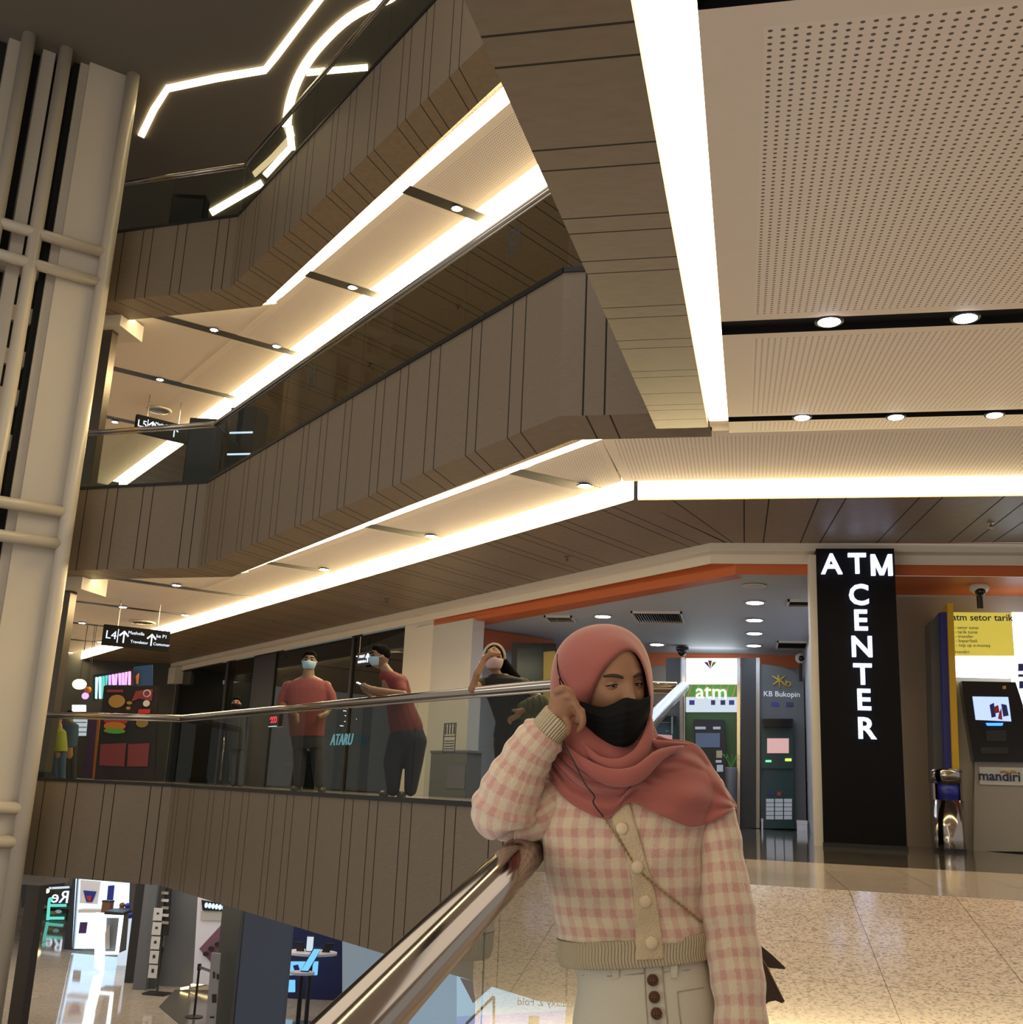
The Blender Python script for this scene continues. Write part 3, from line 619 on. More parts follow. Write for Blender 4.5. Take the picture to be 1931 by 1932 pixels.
p = onz(1424, 1105, 3.05); t = thing('recessed_light', p, 'unlit round ceiling light in the ATM room, in front of the lit row', 'lamp')
mb = MB(); mb.lathe(p, [(.17, -.008), (.17, 0), (.12, .0)], 20); mb.build('trim_ring', 'white_paint', t); mb = MB(); mb.lathe(p, [(.12, -.009), (.1, -.01)], 20); mb.build('lens', 'grey_wall', t)
def vent(px, py, w, d, label, ang=0):
    p = onz(px, py, 3.05); t = thing('air_vent', p, label, 'vent'); mb = MB(); e = .03
    for a, b in (((-w/2, -d/2), (w/2, -d/2+e)), ((-w/2, d/2-e), (w/2, d/2)), ((-w/2, -d/2), (-w/2+e, d/2)), ((w/2-e, -d/2), (w/2, d/2))): mb.box((p.x+a[0], p.y+a[1], 3.02), (p.x+b[0], p.y+b[1], 3.06))
    mb.build('frame', 'white_paint', t); mb = MB()
    n = max(4, int(w/.045))
    for k in range(n): x = p.x-w/2+e+(w-2*e)*(k+.5)/n; mb.obox((x, p.y, 3.035), (.004, 0, .008), (0, d/2-e, 0), (.004, 0, .012))
    mb.build('louvre', 'dark_steel', t); mb = MB(); mb.box((p.x-w/2+e, p.y-d/2+e, 3.052), (p.x+w/2-e, p.y+d/2-e, 3.058)); mb.build('duct_back', 'dark_void', t)
vent(1243, 1164, .86, 1.1, 'long slatted ceiling vent right above the headscarf'); vent(1058, 1167, .5, .6, 'small ceiling vent at the left of the ATM room')
vent(1517, 1137, .5, .5, 'ceiling vent half hidden by the ATM sign pillar, nearer one'); vent(1505, 1217, .8, 1.0, 'ceiling vent by the ATM sign pillar, rear one')
def sprinkler(p, label):
    t = thing('sprinkler', p, label, 'sprinkler', 'ceiling sprinklers'); mb = MB()
    mb.lathe(p, [(.045, 0), (.045, -.01), (.012, -.012), (.012, -.06)], 12); mb.build('body', 'dark_steel', t)
    mb = MB(); mb.lathe(p, [(.028, -.062), (.035, -.066)], 12)
    for k in range(2): a = k*math.pi; mb.tube([Vector(p)+Vector((.012*math.cos(a), .012*math.sin(a), -.03)), Vector(p)+Vector((.02*math.cos(a), .02*math.sin(a), -.045)), Vector(p)+Vector((0, 0, -.064))], .003, 6)
    mb.build('deflector', 'dark_steel', t)
for px, py, l in ((1870, 986, 'sprinkler on the wood soffit near the right edge, above the white ball camera'), (1070, 1050, 'sprinkler on the wood soffit above the headscarf, nearest the bend'), (730, 1129, 'sprinkler on the wood soffit above the man with the phone'), (512, 1172, 'sprinkler on the wood soffit left of the man in the rose shirt'), (365, 1218, 'sprinkler on the wood soffit right of the lower hanging sign')):
    sprinkler(onz(px, py, 3.38), l)
for px, py, l in ((865, 577, 'sprinkler seen through the middle balcony glass, right one'), (697, 686, 'sprinkler seen through the middle balcony glass, left one')): sprinkler(onz(px, py, 8.43), l)
# ceiling speaker discs
for px, py, z, l in ((300, 773, 8.54, 'round ceiling grille above the upper hanging sign'), (268, 1173, 3.49, 'round ceiling grille above the lower hanging sign')):
    p = onz(px, py, z); t = thing('ceiling_speaker', p, l, 'speaker'); mb = MB(); mb.lathe(p, [(.3, 0), (.3, -.03), (.27, -.035)], 24); mb.build('rim', 'white_paint', t)
    mb = MB(); mb.lathe(p, [(.25, -.034), (.22, -.04), (.05, -.045)], 24); mb.build('grille', 'dark_steel', t)
# hanging direction signs
def hang_sign(z, c0, c1, z1, label, rows):
    a = onz(*c0, z); b = onz(*c1, z); b.z = a.z; t = thing('hanging_sign', (a+b)/2, label, 'sign')
    r = (b-a).normalized(); w_ = (b-a).length; n = Vector((-r.y, r.x, 0)); u = Vector((0, 0, 1)); h = .42
    c = (a+b)/2-u*h/2
    mb = MB(); mb.obox(c, r*w_/2, n*.05, u*h/2); mb.build('sign_box', 'black_matte', t)
    for s in (-.3, .3): mb = MB(); mb.tube([a+r*w_*(.5+s), Vector((0, 0, z1))+Vector(((a+r*w_*(.5+s)).x, (a+r*w_*(.5+s)).y, 0))], .012, 6); mb.build('hanger_rod', 'dark_steel', t)
    for s, sz, dx, dy in rows: text('lettering', s, 'sign_white', c-n*.056+r*(dx*w_)+u*(dy*h), r, u, sz*h, t, .003)
    def arrow(dx):
        q = c-n*.058+r*(dx*w_); mb = MB(); mb.obox(q-u*.02, r*.014, n*.003, u*.11)
        for s in (-1, 1): mb.obox(q+u*.06+r*s*.04, (r*s*.05-u*.05), n*.003, (r*s*.012+u*.012))
        mb.build('arrow', 'sign_white', t)
    arrow(-.2); arrow(.22)
    mb = MB(); mb.obox(c-n*.057-r*.29*w_, r*.008, n*.003, u*.14); mb.build('divider', 'sign_white', t)
hang_sign(2.95, (197, 1178), (321, 1192), 3.5, 'black hanging direction sign reading L4, at the level of the onlookers', [('L4', .55, -.39, 0), ('Musholla', .24, -.02, .22), ('Toilet', .24, .0, -.2), ('Lift', .24, .38, .2), ('Atrium', .24, .38, -.2)][:1]+[('Musholla', .22, -.02, .22), ('Travelator', .2, .04, -.2), ('ke P1', .24, .37, .2), ('Customer', .2, .38, -.2)])
hang_sign(8.0, (258, 782), (356, 806), 8.55, 'black hanging direction sign reading L5, seen above the middle balcony rail', [('L5', .55, -.39, 0), ('Musholla', .22, -.02, .22)])
# black panels on the upper balconies
def standing_panel(px0, px1, py, s, z0, h, label):
    a = W(px0, py, s); b = W(px1, py, s); t = thing('display_cabinet', ((a.x+b.x)/2, (a.y+b.y)/2, z0), label, 'panel'); r = Vector((b.x-a.x, b.y-a.y, 0)); n = Vector((-r.y, r.x, 0)).normalized()*.15
    c = Vector(((a.x+b.x)/2, (a.y+b.y)/2, z0+h/2)); mb = MB(); mb.obox(c, r/2, n, Vector((0, 0, h/2-.03))); mb.build('body', 'black_gloss', t)
    mb = MB(); mb.obox(c-n*1.05, r/2*.92, n*.03, Vector((0, 0, h/2-.12))); mb.build('screen', 'dark_panel', t); mb = MB(); mb.obox(Vector((c.x, c.y, z0+.03)), r/2*1.1, n*1.6, Vector((0, 0, .03))); mb.build('foot', 'black_metal', t)
standing_panel(356, 424, 850, 19.4, Z5, 1.62, 'black standing display cabinet behind the middle balcony glass')
standing_panel(329, 392, 380, 19.5, Z6, 1.25, 'black loudspeaker cabinet behind the topmost glass railing')
mb = MB(); a = W(424, 880, 18.6); b = W(452, 880, 19.4)
t = thing('shop_cabinet', ((a.x+b.x)/2, (a.y+b.y)/2, Z5), 'dark glass shop cabinet right of the black display cabinet, middle balcony', 'cabinet')
mb.box((a.x, a.y, Z5), (a.x+.5, a.y+.5, Z5+1.6)); mb.build('body', 'dark_panel', t)
mb = MB()
for k in range(3): mb.box((a.x+.03, a.y-.02, Z5+.3+.4*k), (a.x+.47, a.y-.005, Z5+.33+.4*k))
mb.build('shelf_light', 'sign_white', t)
# LED strips of the atrium ceiling
def ribbon(px, wd, label, m='cove_light'):
    P2 = [Vector((a, b, 0)) for a, b in px]; P2 = crv(P2, 26) if len(px) > 4 and 'curved' in label else P2
    mb = MB(); L_, R_ = [], []
    for i, p in enumerate(P2):
        d = (P2[min(i+1, len(P2)-1)]-P2[max(i-1, 0)]).normalized(); n = Vector((-d.y, d.x, 0))*wd/2
        L_.append(onz(p.x+n.x, p.y+n.y, ZT-.03)); R_.append(onz(p.x-n.x, p.y-n.y, ZT-.03))
    c = sum(L_, Vector())/len(L_); t = thing('ceiling_light_strip', c, label, 'light strip')
    for i in range(len(L_)-1): mb.hexa([L_[i], L_[i+1], R_[i+1], R_[i]], [q+Vector((0, 0, .02)) for q in (L_[i], L_[i+1], R_[i+1], R_[i])])
    mb.build('diffuser', m, t, fix=True); mb = MB()
    for i in range(len(L_)-1): mb.hexa([q+Vector((0, 0, .02)) for q in (L_[i], L_[i+1], R_[i+1], R_[i])], [q+Vector((0, 0, .06)) for q in (L_[i], L_[i+1], R_[i+1], R_[i])])
    mb.build('housing', 'white_paint', t)
ribbon([(266, 258), (290, 208), (316, 168), (410, 148), (500, 133), (520, 108), (560, 55), (606, -4), (640, -50)], 13, 'zigzag white ceiling light strip at the top left')
ribbon([(760, -22), (735, -2), (700, 12), (655, 38), (612, 78), (580, 118), (558, 160), (545, 205), (541, 240)], 17, 'curved white ceiling light strip above the topmost handrail')
ribbon([(578, 138), (694, 128)], 11, 'short straight white ceiling light strip crossing the topmost handrail')
ribbon([(546, 240), (551, 284)], 13, 'stub of ceiling light below the curved strip')
ribbon([(549, 278), (500, 332)], 11, 'slanted ceiling light strip seen through the topmost glass')
ribbon([(495, 346), (398, 402)], 13, 'lowest ceiling light strip, ending at the black loudspeaker cabinet')
# ================================================================= ATM AREA
U = Vector((0, 0, 1)); XR_ = Vector((1, 0, 0))
a = onz(1555, 1597, ZF); b = onz(1712, 1605, ZF); YP = 14.56
t = thing('sign_pillar', ((a.x+b.x)/2, YP, ZF), 'tall black pillar with glowing letters ATM CENTER', 'sign')
mb = MB(); mb.box((a.x, YP, ZF), (b.x, YP+.5, 3.27)); mb.build('pillar_body', 'black_matte', t)
mb = MB(); mb.box((a.x-.09, YP+.06, ZF), (a.x, YP+.5, 3.2)); mb.build('side_panel', 'white_paint', t)
mb = MB(); mb.box((a.x-.01, YP-.02, ZF), (b.x+.01, YP, ZF+.05)); mb.build('plinth', 'black_metal', t)
for ch, px, py in (('A', 1569.5, 1066), ('T', 1618, 1065), ('M', 1664, 1066), ('C', 1621, 1124), ('E', 1624, 1172), ('N', 1627, 1222), ('T', 1628.5, 1274), ('E', 1630, 1322), ('R', 1634.5, 1376)):
    if ch == 'M':
        o_ = ony(px, py, YP-.03); mb = MB(); h_ = .138; w_ = .106; k_ = .027
        for q in (-1, 1):
            mb.box((o_.x+q*w_-k_, o_.y-.03, o_.z-h_), (o_.x+q*w_+k_, o_.y+.03, o_.z+h_))
            mb.hexa([(o_.x+q*w_-k_, o_.y-.031, o_.z+h_), (o_.x+q*w_+k_, o_.y-.031, o_.z+h_), (o_.x+q*w_+k_, o_.y+.031, o_.z+h_), (o_.x+q*w_-k_, o_.y+.031, o_.z+h_)],
                    [(o_.x-k_, o_.y-.031, o_.z-h_*.95), (o_.x+k_, o_.y-.031, o_.z-h_*.95), (o_.x+k_, o_.y+.031, o_.z-h_*.95), (o_.x-k_, o_.y+.031, o_.z-h_*.95)])
        mb.build('letter', 'letter_light', t); continue
    text('letter', ch, 'letter_light', ony(px, py, YP-.03), XR_, U, .368, t, .03, bold=.008)
def pxp(mb, pts, y, d, mi=0): mb.slab([ony(p[0], p[1], y) for p in pts][::-1], (0, d, 0), mi); return mb
def rect(x0, y0, x1, y1): return [(x0, y0), (x1, y0), (x1, y1), (x0, y1)]
YK = 22.9
def base(px, py, y): p = ony(px, py, y); return Vector((p.x, p.y, ZF))
def part(name, t, m, shapes):
    mb = MB()
    for s in shapes: pxp(mb, *s)
    return mb.build(name, m, t)
mat('kb_grey', (.10, .105, .11), .45); mat('kb_yellow', (.55, .38, .07), .5); mat('kb_white', (.8, .82, .85), .5, em=(.8, .85, .9), es=.25); mat('atm_green', (.03, .10, .02), .35); mat('leaf_green', (.12, .4, .05), .5)
mat('screen_dark', (.02, .03, .05), .2, em=(.1, .16, .3), es=.35); mat('screen_pink', (.4, .25, .25), .3, em=(.8, .45, .42), es=.55); mat('screen_blue', (.3, .4, .6), .3, em=(.42, .55, .95), es=1.1)
emis('green_glow', (.15, .9, .35), 1.6); emis('lime_glow', (.55, .95, .1), 1.6); emis('blue_glow', (.03, .15, 1), 4); emis('lightbox_white', (.86, .95, 1), 2.6); emis('lightbox_soft', (.75, .85, .95), .8)
mat('paper_white', (.62, .64, .66), .7); mat('navy', (.02, .03, .12), .5); mat('red_paint', (.45, .03, .03), .5); mat('blue_paint', (.02, .03, .30), .35); mat('yellow_paint', (.75, .48, .02), .4)
mat('header_yellow', (.75, .6, .08), .5, em=(.95, .80, .12), es=.4); mat('teal_glass', (.02, .05, .05), .15); mat('cable_black', (.01, .01, .01), .5); mat('machine_grey', (.36, .34, .31), .45); mat('gold', (.6, .35, .08), .4)
# KB Bukopin machine
t = thing('cash_machine', base(1478, 1500, YK), 'dark grey cash machine with arched header bearing a yellow star emblem', 'cash machine')
part('header_panel', t, 'kb_grey', [([(1431, 1253), (1450, 1254), (1475, 1258), (1497, 1266), (1514, 1278), (1517, 1285), (1522, 1564), (1436, 1564)], YK, .4)])
part('machine_body', t, 'teal_glass', [(rect(1438, 1356, 1497, 1450), YK-.25, .25), (rect(1441, 1450, 1498, 1563), YK-.2, .2)])
part('hood', t, 'black_gloss', [([(1438, 1356), (1497, 1356), (1494, 1372), (1441, 1372)], YK-.4, .15)])
part('screen', t, 'screen_pink', [(rect(1448, 1393, 1489, 1421), YK-.27, .02)])
part('card_slot', t, 'green_glow', [(rect(1445, 1434, 1456, 1438), YK-.28, .02)]); part('keypad_light', t, 'lime_glow', [(rect(1482, 1431, 1494, 1436), YK-.28, .02)])
part('notice_sheet', t, 'paper_white', [(rect(1446+k*17, 1507+j*8, 1461+k*17, 1514+j*8), YK-.215, .012) for k in range(3) for j in range(5)])
part('logo_strip', t, 'navy', [(rect(1448, 1493, 1462, 1500), YK-.215, .012)])
part('red_logo', t, 'red_paint', [(rect(1467, 1494, 1474, 1501), YK-.216, .012)])
part('logo_badge', t, 'blue_paint', [(rect(1456, 1325, 1470, 1332), YK-.02, .02)]); part('logo_badge', t, 'navy', [(rect(1484, 1325, 1497, 1333), YK-.02, .02)])
text('brand_name', 'KB Bukopin', 'kb_white', ony(1475.5, 1310, YK-.01), XR_, U,   .118*1.27, t, .008)
mb = MB()
for p, q in (((1457, 1275), (1484, 1292)), ((1459, 1292), (1482, 1276)), ((1469, 1273), (1472, 1298)), ((1474, 1285), (1483, 1294))): mb.tube([ony(*p, YK-.02), ony(*q, YK-.02)], .018, 8)
c = ony(1488, 1290.5, YK-.02); mb.tube([c+Vector((.05*math.cos(k*.6), 0, .045*math.sin(k*.6))) for k in range(12)], .013, 8); mb.tube([ony(1484, 1284, YK-.02), ony(1485, 1292, YK-.02)], .013, 8)
mb.build('star_emblem', 'kb_yellow', t, True)
t = thing('security_camera', ony(1511, 1243, YK), 'white ball camera on a black stalk above the grey cash machine', 'camera')
c = ony(1511, 1242, YK-.1); mb = MB(); mb.ell(c, .105, 18, 12); mb.build('ball', 'white_paint', t, True); mb = MB(); mb.ell(c+Vector((.01, -.06, -.01)), .065, 14, 10); mb.build('lens', 'black_gloss', t, True)
mb = MB(); mb.tube([c-U*.1, ony(1511, 1285, YK-.05)], .028, 8); mb.build('stalk', 'black_metal', t)
t = thing('cable', ony(1525, 1475, YK), 'black cable looping beside the grey cash machine', 'cable')
mb = MB(); mb.tube(crv([ony(1523, 1476, YK-.1), ony(1535, 1495, YK-.1), ony(1540, 1520, YK-.1), ony(1537, 1540, YK-.1), ony(1524, 1556, YK-.1)], 16), .02, 6); mb.build('cord', 'cable_black', t, True)
for (x0, x1), l in (((1437, 1440), 'narrow white box on the floor at the left foot of the grey cash machine'), ((1504, 1523), 'white box on the floor at the right foot of the grey cash machine')):
    t = thing('floor_box', base(x0, 1560, YK-.3), l, 'box'); a = ony(x0, 1550, YK-.45); b = ony(x1, 1550, YK-.45)
    mb = MB(); mb.box((a.x, YK-.6, ZF), (b.x, YK-.4, ZF+.2)); mb.build('body', 'paper_white', t); mb = MB(); mb.box((a.x-.004, YK-.604, ZF+.13), (b.x+.004, YK-.396, ZF+.2)); mb.build('cover', 'white_paint', t)
# green ATM with light box
t = thing('cash_machine', base(1345, 1500, YK), 'green cash machine under a bright white lightbox reading atm', 'cash machine')
part('back_panel', t, 'atm_green', [(rect(1293, 1343, 1393, 1562), YK, .3)])
part('lightbox', t, 'lightbox_white', [(rect(1295, 1242, 1391, 1291), YK-.12, .4)]); part('lightbox_lower', t, 'lightbox_soft', [(rect(1295, 1315, 1391, 1336), YK-.12, .4), (rect(1295, 1336, 1391, 1343), YK-.1, .4)])
part('leaf_band', t, 'leaf_green', [(rect(1295, 1291, 1391, 1315), YK-.115, .4)])
part('side_post', t, 'chrome', [(rect(1287, 1239, 1293, 1562), YK-.15, .1), (rect(1391, 1240, 1397, 1562), YK-.15, .1)])
mb = MB()
for k, (x, m_) in enumerate(((1332, 0), (1340, 1), (1349, 2))):
    a = ony(x-4, 1246+abs(k-1)*3, YK-.14); b = ony(x+4, 1246+abs(k-1)*3, YK-.14); c = ony(1341, 1262, YK-.14); mb.slab([a, c, b], (0, .01, 0), m_)
mb.build('fan_emblem', ['blue_paint', 'red_paint', 'leaf_green'], t)
text('lettering', 'atm', 'lightbox_white', ony(1343, 1306, YK-.13), XR_, U, .42, t, .006)
mb = MB()
for k in range(7): pxp(mb, [(1297+k*14, 1314), (1304+k*14, 1292), (1307+k*14, 1292), (1300+k*14, 1314)], YK-.12, .01)
mb.build('stripe', 'kb_yellow', t)
for (x0, x1, m_) in ((1301, 1311, 'blue_paint'), (1319, 1335, 'green_glow'), (1342, 1350, 'navy'), (1360, 1369, 'navy'), (1376, 1386, 'blue_paint')): part('logo_badge', t, m_, [(rect(x0, 1321, x1, 1330), YK-.125, .01)]) if m_ != 'green_glow' else part('logo_badge', t, 'lightbox_soft', [(rect(x0, 1321, x1, 1330), YK-.125, .01)])
part('machine_body', t, 'black_metal', [([(1309, 1357), (1367, 1358), (1373, 1480), (1312, 1480)], YK-.35, .35), (rect(1312, 1480, 1374, 1562), YK-.3, .3)])
part('screen', t, 'screen_dark', [(rect(1313, 1383, 1359, 1410), YK-.37, .02)])
part('label_plate', t, 'paper_white', [(rect(1312, 1371, 1332, 1376), YK-.37, .02), (rect(1346, 1371, 1360, 1376), YK-.37, .02), (rect(1353, 1443, 1365, 1456), YK-.37, .02), (rect(1351, 1434, 1362, 1439), YK-.37, .02)])
part('cash_slot', t, 'black_gloss', [(rect(1326, 1415, 1346, 1432), YK-.36, .01)]); part('card_reader', t, 'dark_steel', [(rect(1352, 1416, 1363, 1430), YK-.38, .03)])
t = thing('security_camera', onz(1288, 1222, 3.05), 'small black dome camera on the ceiling above the green cash machine', 'camera'); c = onz(1288, 1221, 3.03)
mb = MB(); mb.lathe(c, [(.13, .0), (.13, -.06), (.10, -.09)], 16); mb.build('base', 'black_metal', t, True); mb = MB(); mb.ell(c-U*.1, (.09, .09, .09), 14, 8); mb.build('dome', 'black_gloss', t, True)
# dark posts between machines
for x0, x1, l in ((1399, 1427, 'tall dark partition between the green and the grey cash machines'), (1257, 1284, 'tall dark partition left of the green cash machine')):
    t = thing('partition', base((x0+x1)/2, 1500, YK), l, 'partition'); part('panel', t, 'dark_panel', [(rect(x0, 1241, x1, 1562), YK-.2, .5)]); part('edge_strip', t, 'dark_steel', [(rect(x1, 1241, x1+7, 1562), YK-.1, .2)])
t = thing('cash_machine', base(1250, 1500, YK-1), 'dark cash machine partly hidden behind the steel handrail end', 'cash machine')
part('machine_body', t, 'teal_glass', [(rect(1222, 1330, 1272, 1562), YK-1, .6)]); part('screen', t, 'screen_dark', [(rect(1232, 1365, 1262, 1385), YK-1.02, .02)])
part('hood', t, 'black_gloss', [(rect(1222, 1330, 1272, 1346), YK-1.2, .2)]); part('label_plate', t, 'paper_white', [(rect(1246, 1362, 1264, 1364), YK-1.03, .02), (rect(1256, 1378, 1264, 1380), YK-1.03, .02)])
part('side_light', t, 'lightbox_soft', [(rect(1267, 1352, 1270, 1385), YK-1.22, .02)])
# plant pot beside the green ATM
t = thing('potted_plant', base(1382, 1500, YK-.6), 'slim pale vase with twigs beside the green cash machine', 'plant'); p = base(1380, 1500, YK-1.0)
mb = MB(); mb.lathe(p, [(.09, 0), (.10, .05), (.10, .7), (.12, 1.1), (.11, 1.12)], 16); mb.build('vase', 'kb_grey', t, True); mb = MB(); random.seed(5)
for k in range(9):
    a = k*.7; mb.tube(crv([p+U*1.1, p+U*1.3+Vector((.1*math.cos(a), .1*math.sin(a), 0)), p+U*(1.28+.1*random.random())+Vector((.17*math.cos(a), .17*math.sin(a), 0))], 7), .005, 5)
mb.build('twigs', 'leaf_green', t)
# dark doorway / yellow panel deep in the room
def Wq(mb, pts, s, d=.05, mi=0): q = [W(p[0], p[1], s) for p in pts]; mb.slab(q[::-1], tuple(FH*d), mi); return mb
mb = MB(); Wq(mb, [(966, 1212), (1050, 1214), (1050, 1500), (960, 1500)], 21.3); mb.build('door_1', 'dark_panel', kind='structure')
mb = MB(); Wq(mb, [(976, 1224), (1026, 1218), (1026, 1480), (972, 1480)], 21.2); o = mb.build('window_1', 'teal_glass', kind='structure')
mb = MB(); Wq(mb, [(1026, 1230), (1048, 1228), (1048, 1480), (1024, 1480)], 21.1)
t = thing('notice_board', W(1036, 1350, 21.1), 'mustard yellow panel just left of the pink headscarf', 'panel'); t.location.z = ZO+Z4; t['_w'] = tuple(t.location); mb.build('board', 'yellow_panel' if 'yellow_panel' in MT else 'kb_yellow', t)
# Mandiri machine group
YM = 15.9
t = thing('cash_machine', base(1880, 1500, YM), 'beige cash machine with yellow lit header at the right edge', 'cash machine')
part('cabinet_lower', t, 'machine_grey', [([(1840, 1437), (1960, 1439), (1962, 1607), (1838, 1606)], YM, .5)]); part('cabinet_side', t, 'machine_grey', [([(1806, 1284), (1818, 1290), (1836, 1437), (1842, 1606), (1812, 1606)], YM+.1, .5)])
part('fascia', t, 'black_gloss', [([(1815, 1285), (1917, 1287), (1931, 1330), (1940, 1438), (1838, 1436), (1822, 1340)], YM-.1, .3)])
part('screen', t, 'screen_blue', [([(1836, 1314), (1903, 1315), (1909, 1361), (1842, 1358)], YM-.12, .02)])
part('status_light', t, 'blue_glow', [([(1861, 1364), (1894, 1364), (1892, 1369), (1864, 1369)], YM-.13, .02)])
part('screen_art', t, 'blue_paint', [([(1868, 1330), (1876, 1326), (1880, 1352), (1872, 1354)], YM-.13, .01), ([(1890, 1328), (1900, 1330), (1904, 1350), (1894, 1352)], YM-.13, .01)]); part('screen_figure', t, 'red_paint', [([(1876, 1334), (1884, 1330), (1887, 1344), (1878, 1346)], YM-.135, .01), ([(1886, 1346), (1890, 1336), (1892, 1358), (1884, 1356)], YM-.135, .01)])
part('cash_slot', t, 'dark_panel', [(rect(1862, 1378, 1900, 1398), YM-.13, .04), (rect(1852, 1410, 1904, 1422), YM-.13, .04)]); part('camera_eye', t, 'gold', [(rect(1893, 1294, 1899, 1300), YM-.12, .02)])
part('logo_plate', t, 'paper_white', [([(1848, 1447), (1960, 1449), (1960, 1483), (1850, 1480)], YM-.02, .02)])
text('brand_name', 'mandiri', 'navy', ony(1886.5, 1465, YM-.03), XR_, U, .15*1.15, t, .003, bold=.003)
mb = MB(); mb.tube(crv([ony(1888, 1457, YM-.03), ony(1895, 1455, YM-.03), ony(1903, 1459, YM-.03), ony(1911, 1455, YM-.03), ony(1919, 1458, YM-.03)], 14), .014, 6); mb.build('wave_emblem', 'gold', t, True)
part('header_box', t, 'header_yellow', [([(1797, 1155), (1909, 1156), (1915, 1237), (1803, 1237)], YM-.1, .5)]); part('header_white', t, 'lightbox_white', [([(1803, 1238), (1918, 1238), (1920, 1273), (1806, 1270)], YM-.08, .5)])
part('side_lightbox', t, 'lightbox_white', [([(1910, 1155), (1965, 1155), (1965, 1340), (1926, 1330), (1918, 1240)], YM-.07, .4)])
part('side_label', t, 'blue_paint', [(rect(1922, 1252, 1945, 1266), YM-.08, .01), (rect(1922, 1272, 1950, 1277), YM-.08, .01), (rect(1924, 1285, 1950, 1299), YM-.08, .01)])
text('lettering', 'atm setor tarik', 'navy', ony(1854, 1165.5, YM-.11), XR_, U, .128, t, .002, bold=.0015)
for k, s in enumerate(('- setor tunai', '- tarik tunai', '- transfer', '- bayar/beli', '- top up e-money')):
    text('lettering', s, 'navy', ony(1801.5+k*.8, 1184+k*8.3, YM-.11), XR_, U, .062, t, .002, 'LEFT')
text('lettering', 'mandiri', 'navy', ony(1816, 1230, YM-.11), XR_, U, .06, t, .002)
t = thing('partition', base(1785, 1500, YM), 'deep blue and yellow upright fin left of the beige cash machine', 'partition')
part('dark_side', t, 'kb_grey', [([(1756, 1172), (1776, 1156), (1785, 1474), (1764, 1474)], YM+.05, .5)]); part('blue_fin', t, 'blue_paint', [([(1774, 1155), (1788, 1155), (1798, 1476), (1784, 1476)], YM-.05, .4)])
part('yellow_fin', t, 'yellow_paint', [([(1788, 1138), (1799, 1138), (1812, 1477), (1799, 1477)], YM-.12, .4)]); part('base_block', t, 'kb_grey', [([(1764, 1474), (1812, 1474), (1814, 1604), (1768, 1604)], YM+.06, .4)])
t = thing('security_camera', ony(1848, 1106, YM), 'white ball camera on a black stalk above the beige cash machine', 'camera'); c = ony(1848, 1109, 15.65)
mb = MB(); mb.ell(c, (.13, .13, .09), 18, 12); mb.build('ball', 'white_paint', t, True); mb = MB(); mb.ell(c+Vector((0, -.06, -.06)), .07, 14, 10); mb.build('lens', 'black_gloss', t, True); mb = MB(); mb.tube([c-U*.06, Vector((c.x, c.y, ony(1850, 1154, YM).z))], .04, 8); mb.build('stalk', 'black_metal', t)
c = base(1788, 1500, 15.1); c.y = 15.1; t = thing('litter_bin', c, 'round chrome litter bin in front of the blue and yellow fin', 'bin')
mb = MB(); R_ = .19; n = 32
prof = [(R_, 0), (R_, .62)]; mb.lathe(c, [(R_*.96, 0), (R_, .02), (R_, .62)], n)
for k in range(n):      # upper band with the opening cut out towards the camera
    a0, a1 = 2*math.pi*k/n, 2*math.pi*(k+1)/n; am = (a0+a1)/2; ang = abs((am+math.pi/2+math.pi) % (2*math.pi)-math.pi)
    pp = lambda a, z: c+Vector((R_*math.cos(a), R_*math.sin(a), z))
    if ang > .7: mb.quad(pp(a0, .62), pp(a1, .62), pp(a1, .82), pp(a0, .82))
mb.lathe(c, [(R_, .82), (R_, .98), (R_*.9, 1.0)], n); mb.build('body', 'chrome', t, True)
mb = MB(); mb.lathe(c, [(R_*.9, .6), (R_*.9, .84)], 24); mb.build('inner_liner', 'blue_paint', t, True); mb = MB(); mb.lathe(c, [(R_*1.03, 0), (R_*1.03, .04)], 24); mb.build('base_ring', 'black_metal', t)
# ================================================================= SHOPS BEHIND THE WALKWAY
def sbox(mb, x0, x1, py, off, z0, z1, d=.1, mi=0, off1=None):
    a = Sp(x0, py, off); b = Sp(x1, py, off if off1 is None else off1); q = AN*d
    mb.hexa([Vector((a.x, a.y, z0)), Vector((b.x, b.y, z0)), Vector((b.x, b.y, z0))+q, Vector((a.x, a.y, z0))+q],
            [Vector((a.x, a.y, z1)), Vector((b.x, b.y, z1)), Vector((b.x, b.y, z1))+q, Vector((a.x, a.y, z1))+q], mi); return mb
def zat(x, y, off): return Sp(x, y, off).z
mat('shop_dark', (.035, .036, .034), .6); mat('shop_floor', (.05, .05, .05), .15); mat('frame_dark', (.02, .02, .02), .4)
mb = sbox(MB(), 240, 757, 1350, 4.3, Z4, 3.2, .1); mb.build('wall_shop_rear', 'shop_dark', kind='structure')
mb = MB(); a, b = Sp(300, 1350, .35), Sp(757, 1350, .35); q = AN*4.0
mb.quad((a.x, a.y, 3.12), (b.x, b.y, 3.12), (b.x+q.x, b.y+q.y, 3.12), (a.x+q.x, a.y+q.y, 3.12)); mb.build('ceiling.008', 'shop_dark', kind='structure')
px_ = [330, 418, 470, 509, 655, 738, 757]
for i, (x0, x1) in enumerate(((330, 418), (420, 468), (511, 653), (657, 756))):
    w_ = sbox(MB(), x0, x1, 1350, .45, Z4+.02, 3.45, .015).build('window_%d' % (i+2), 'shop_glass', kind='structure')
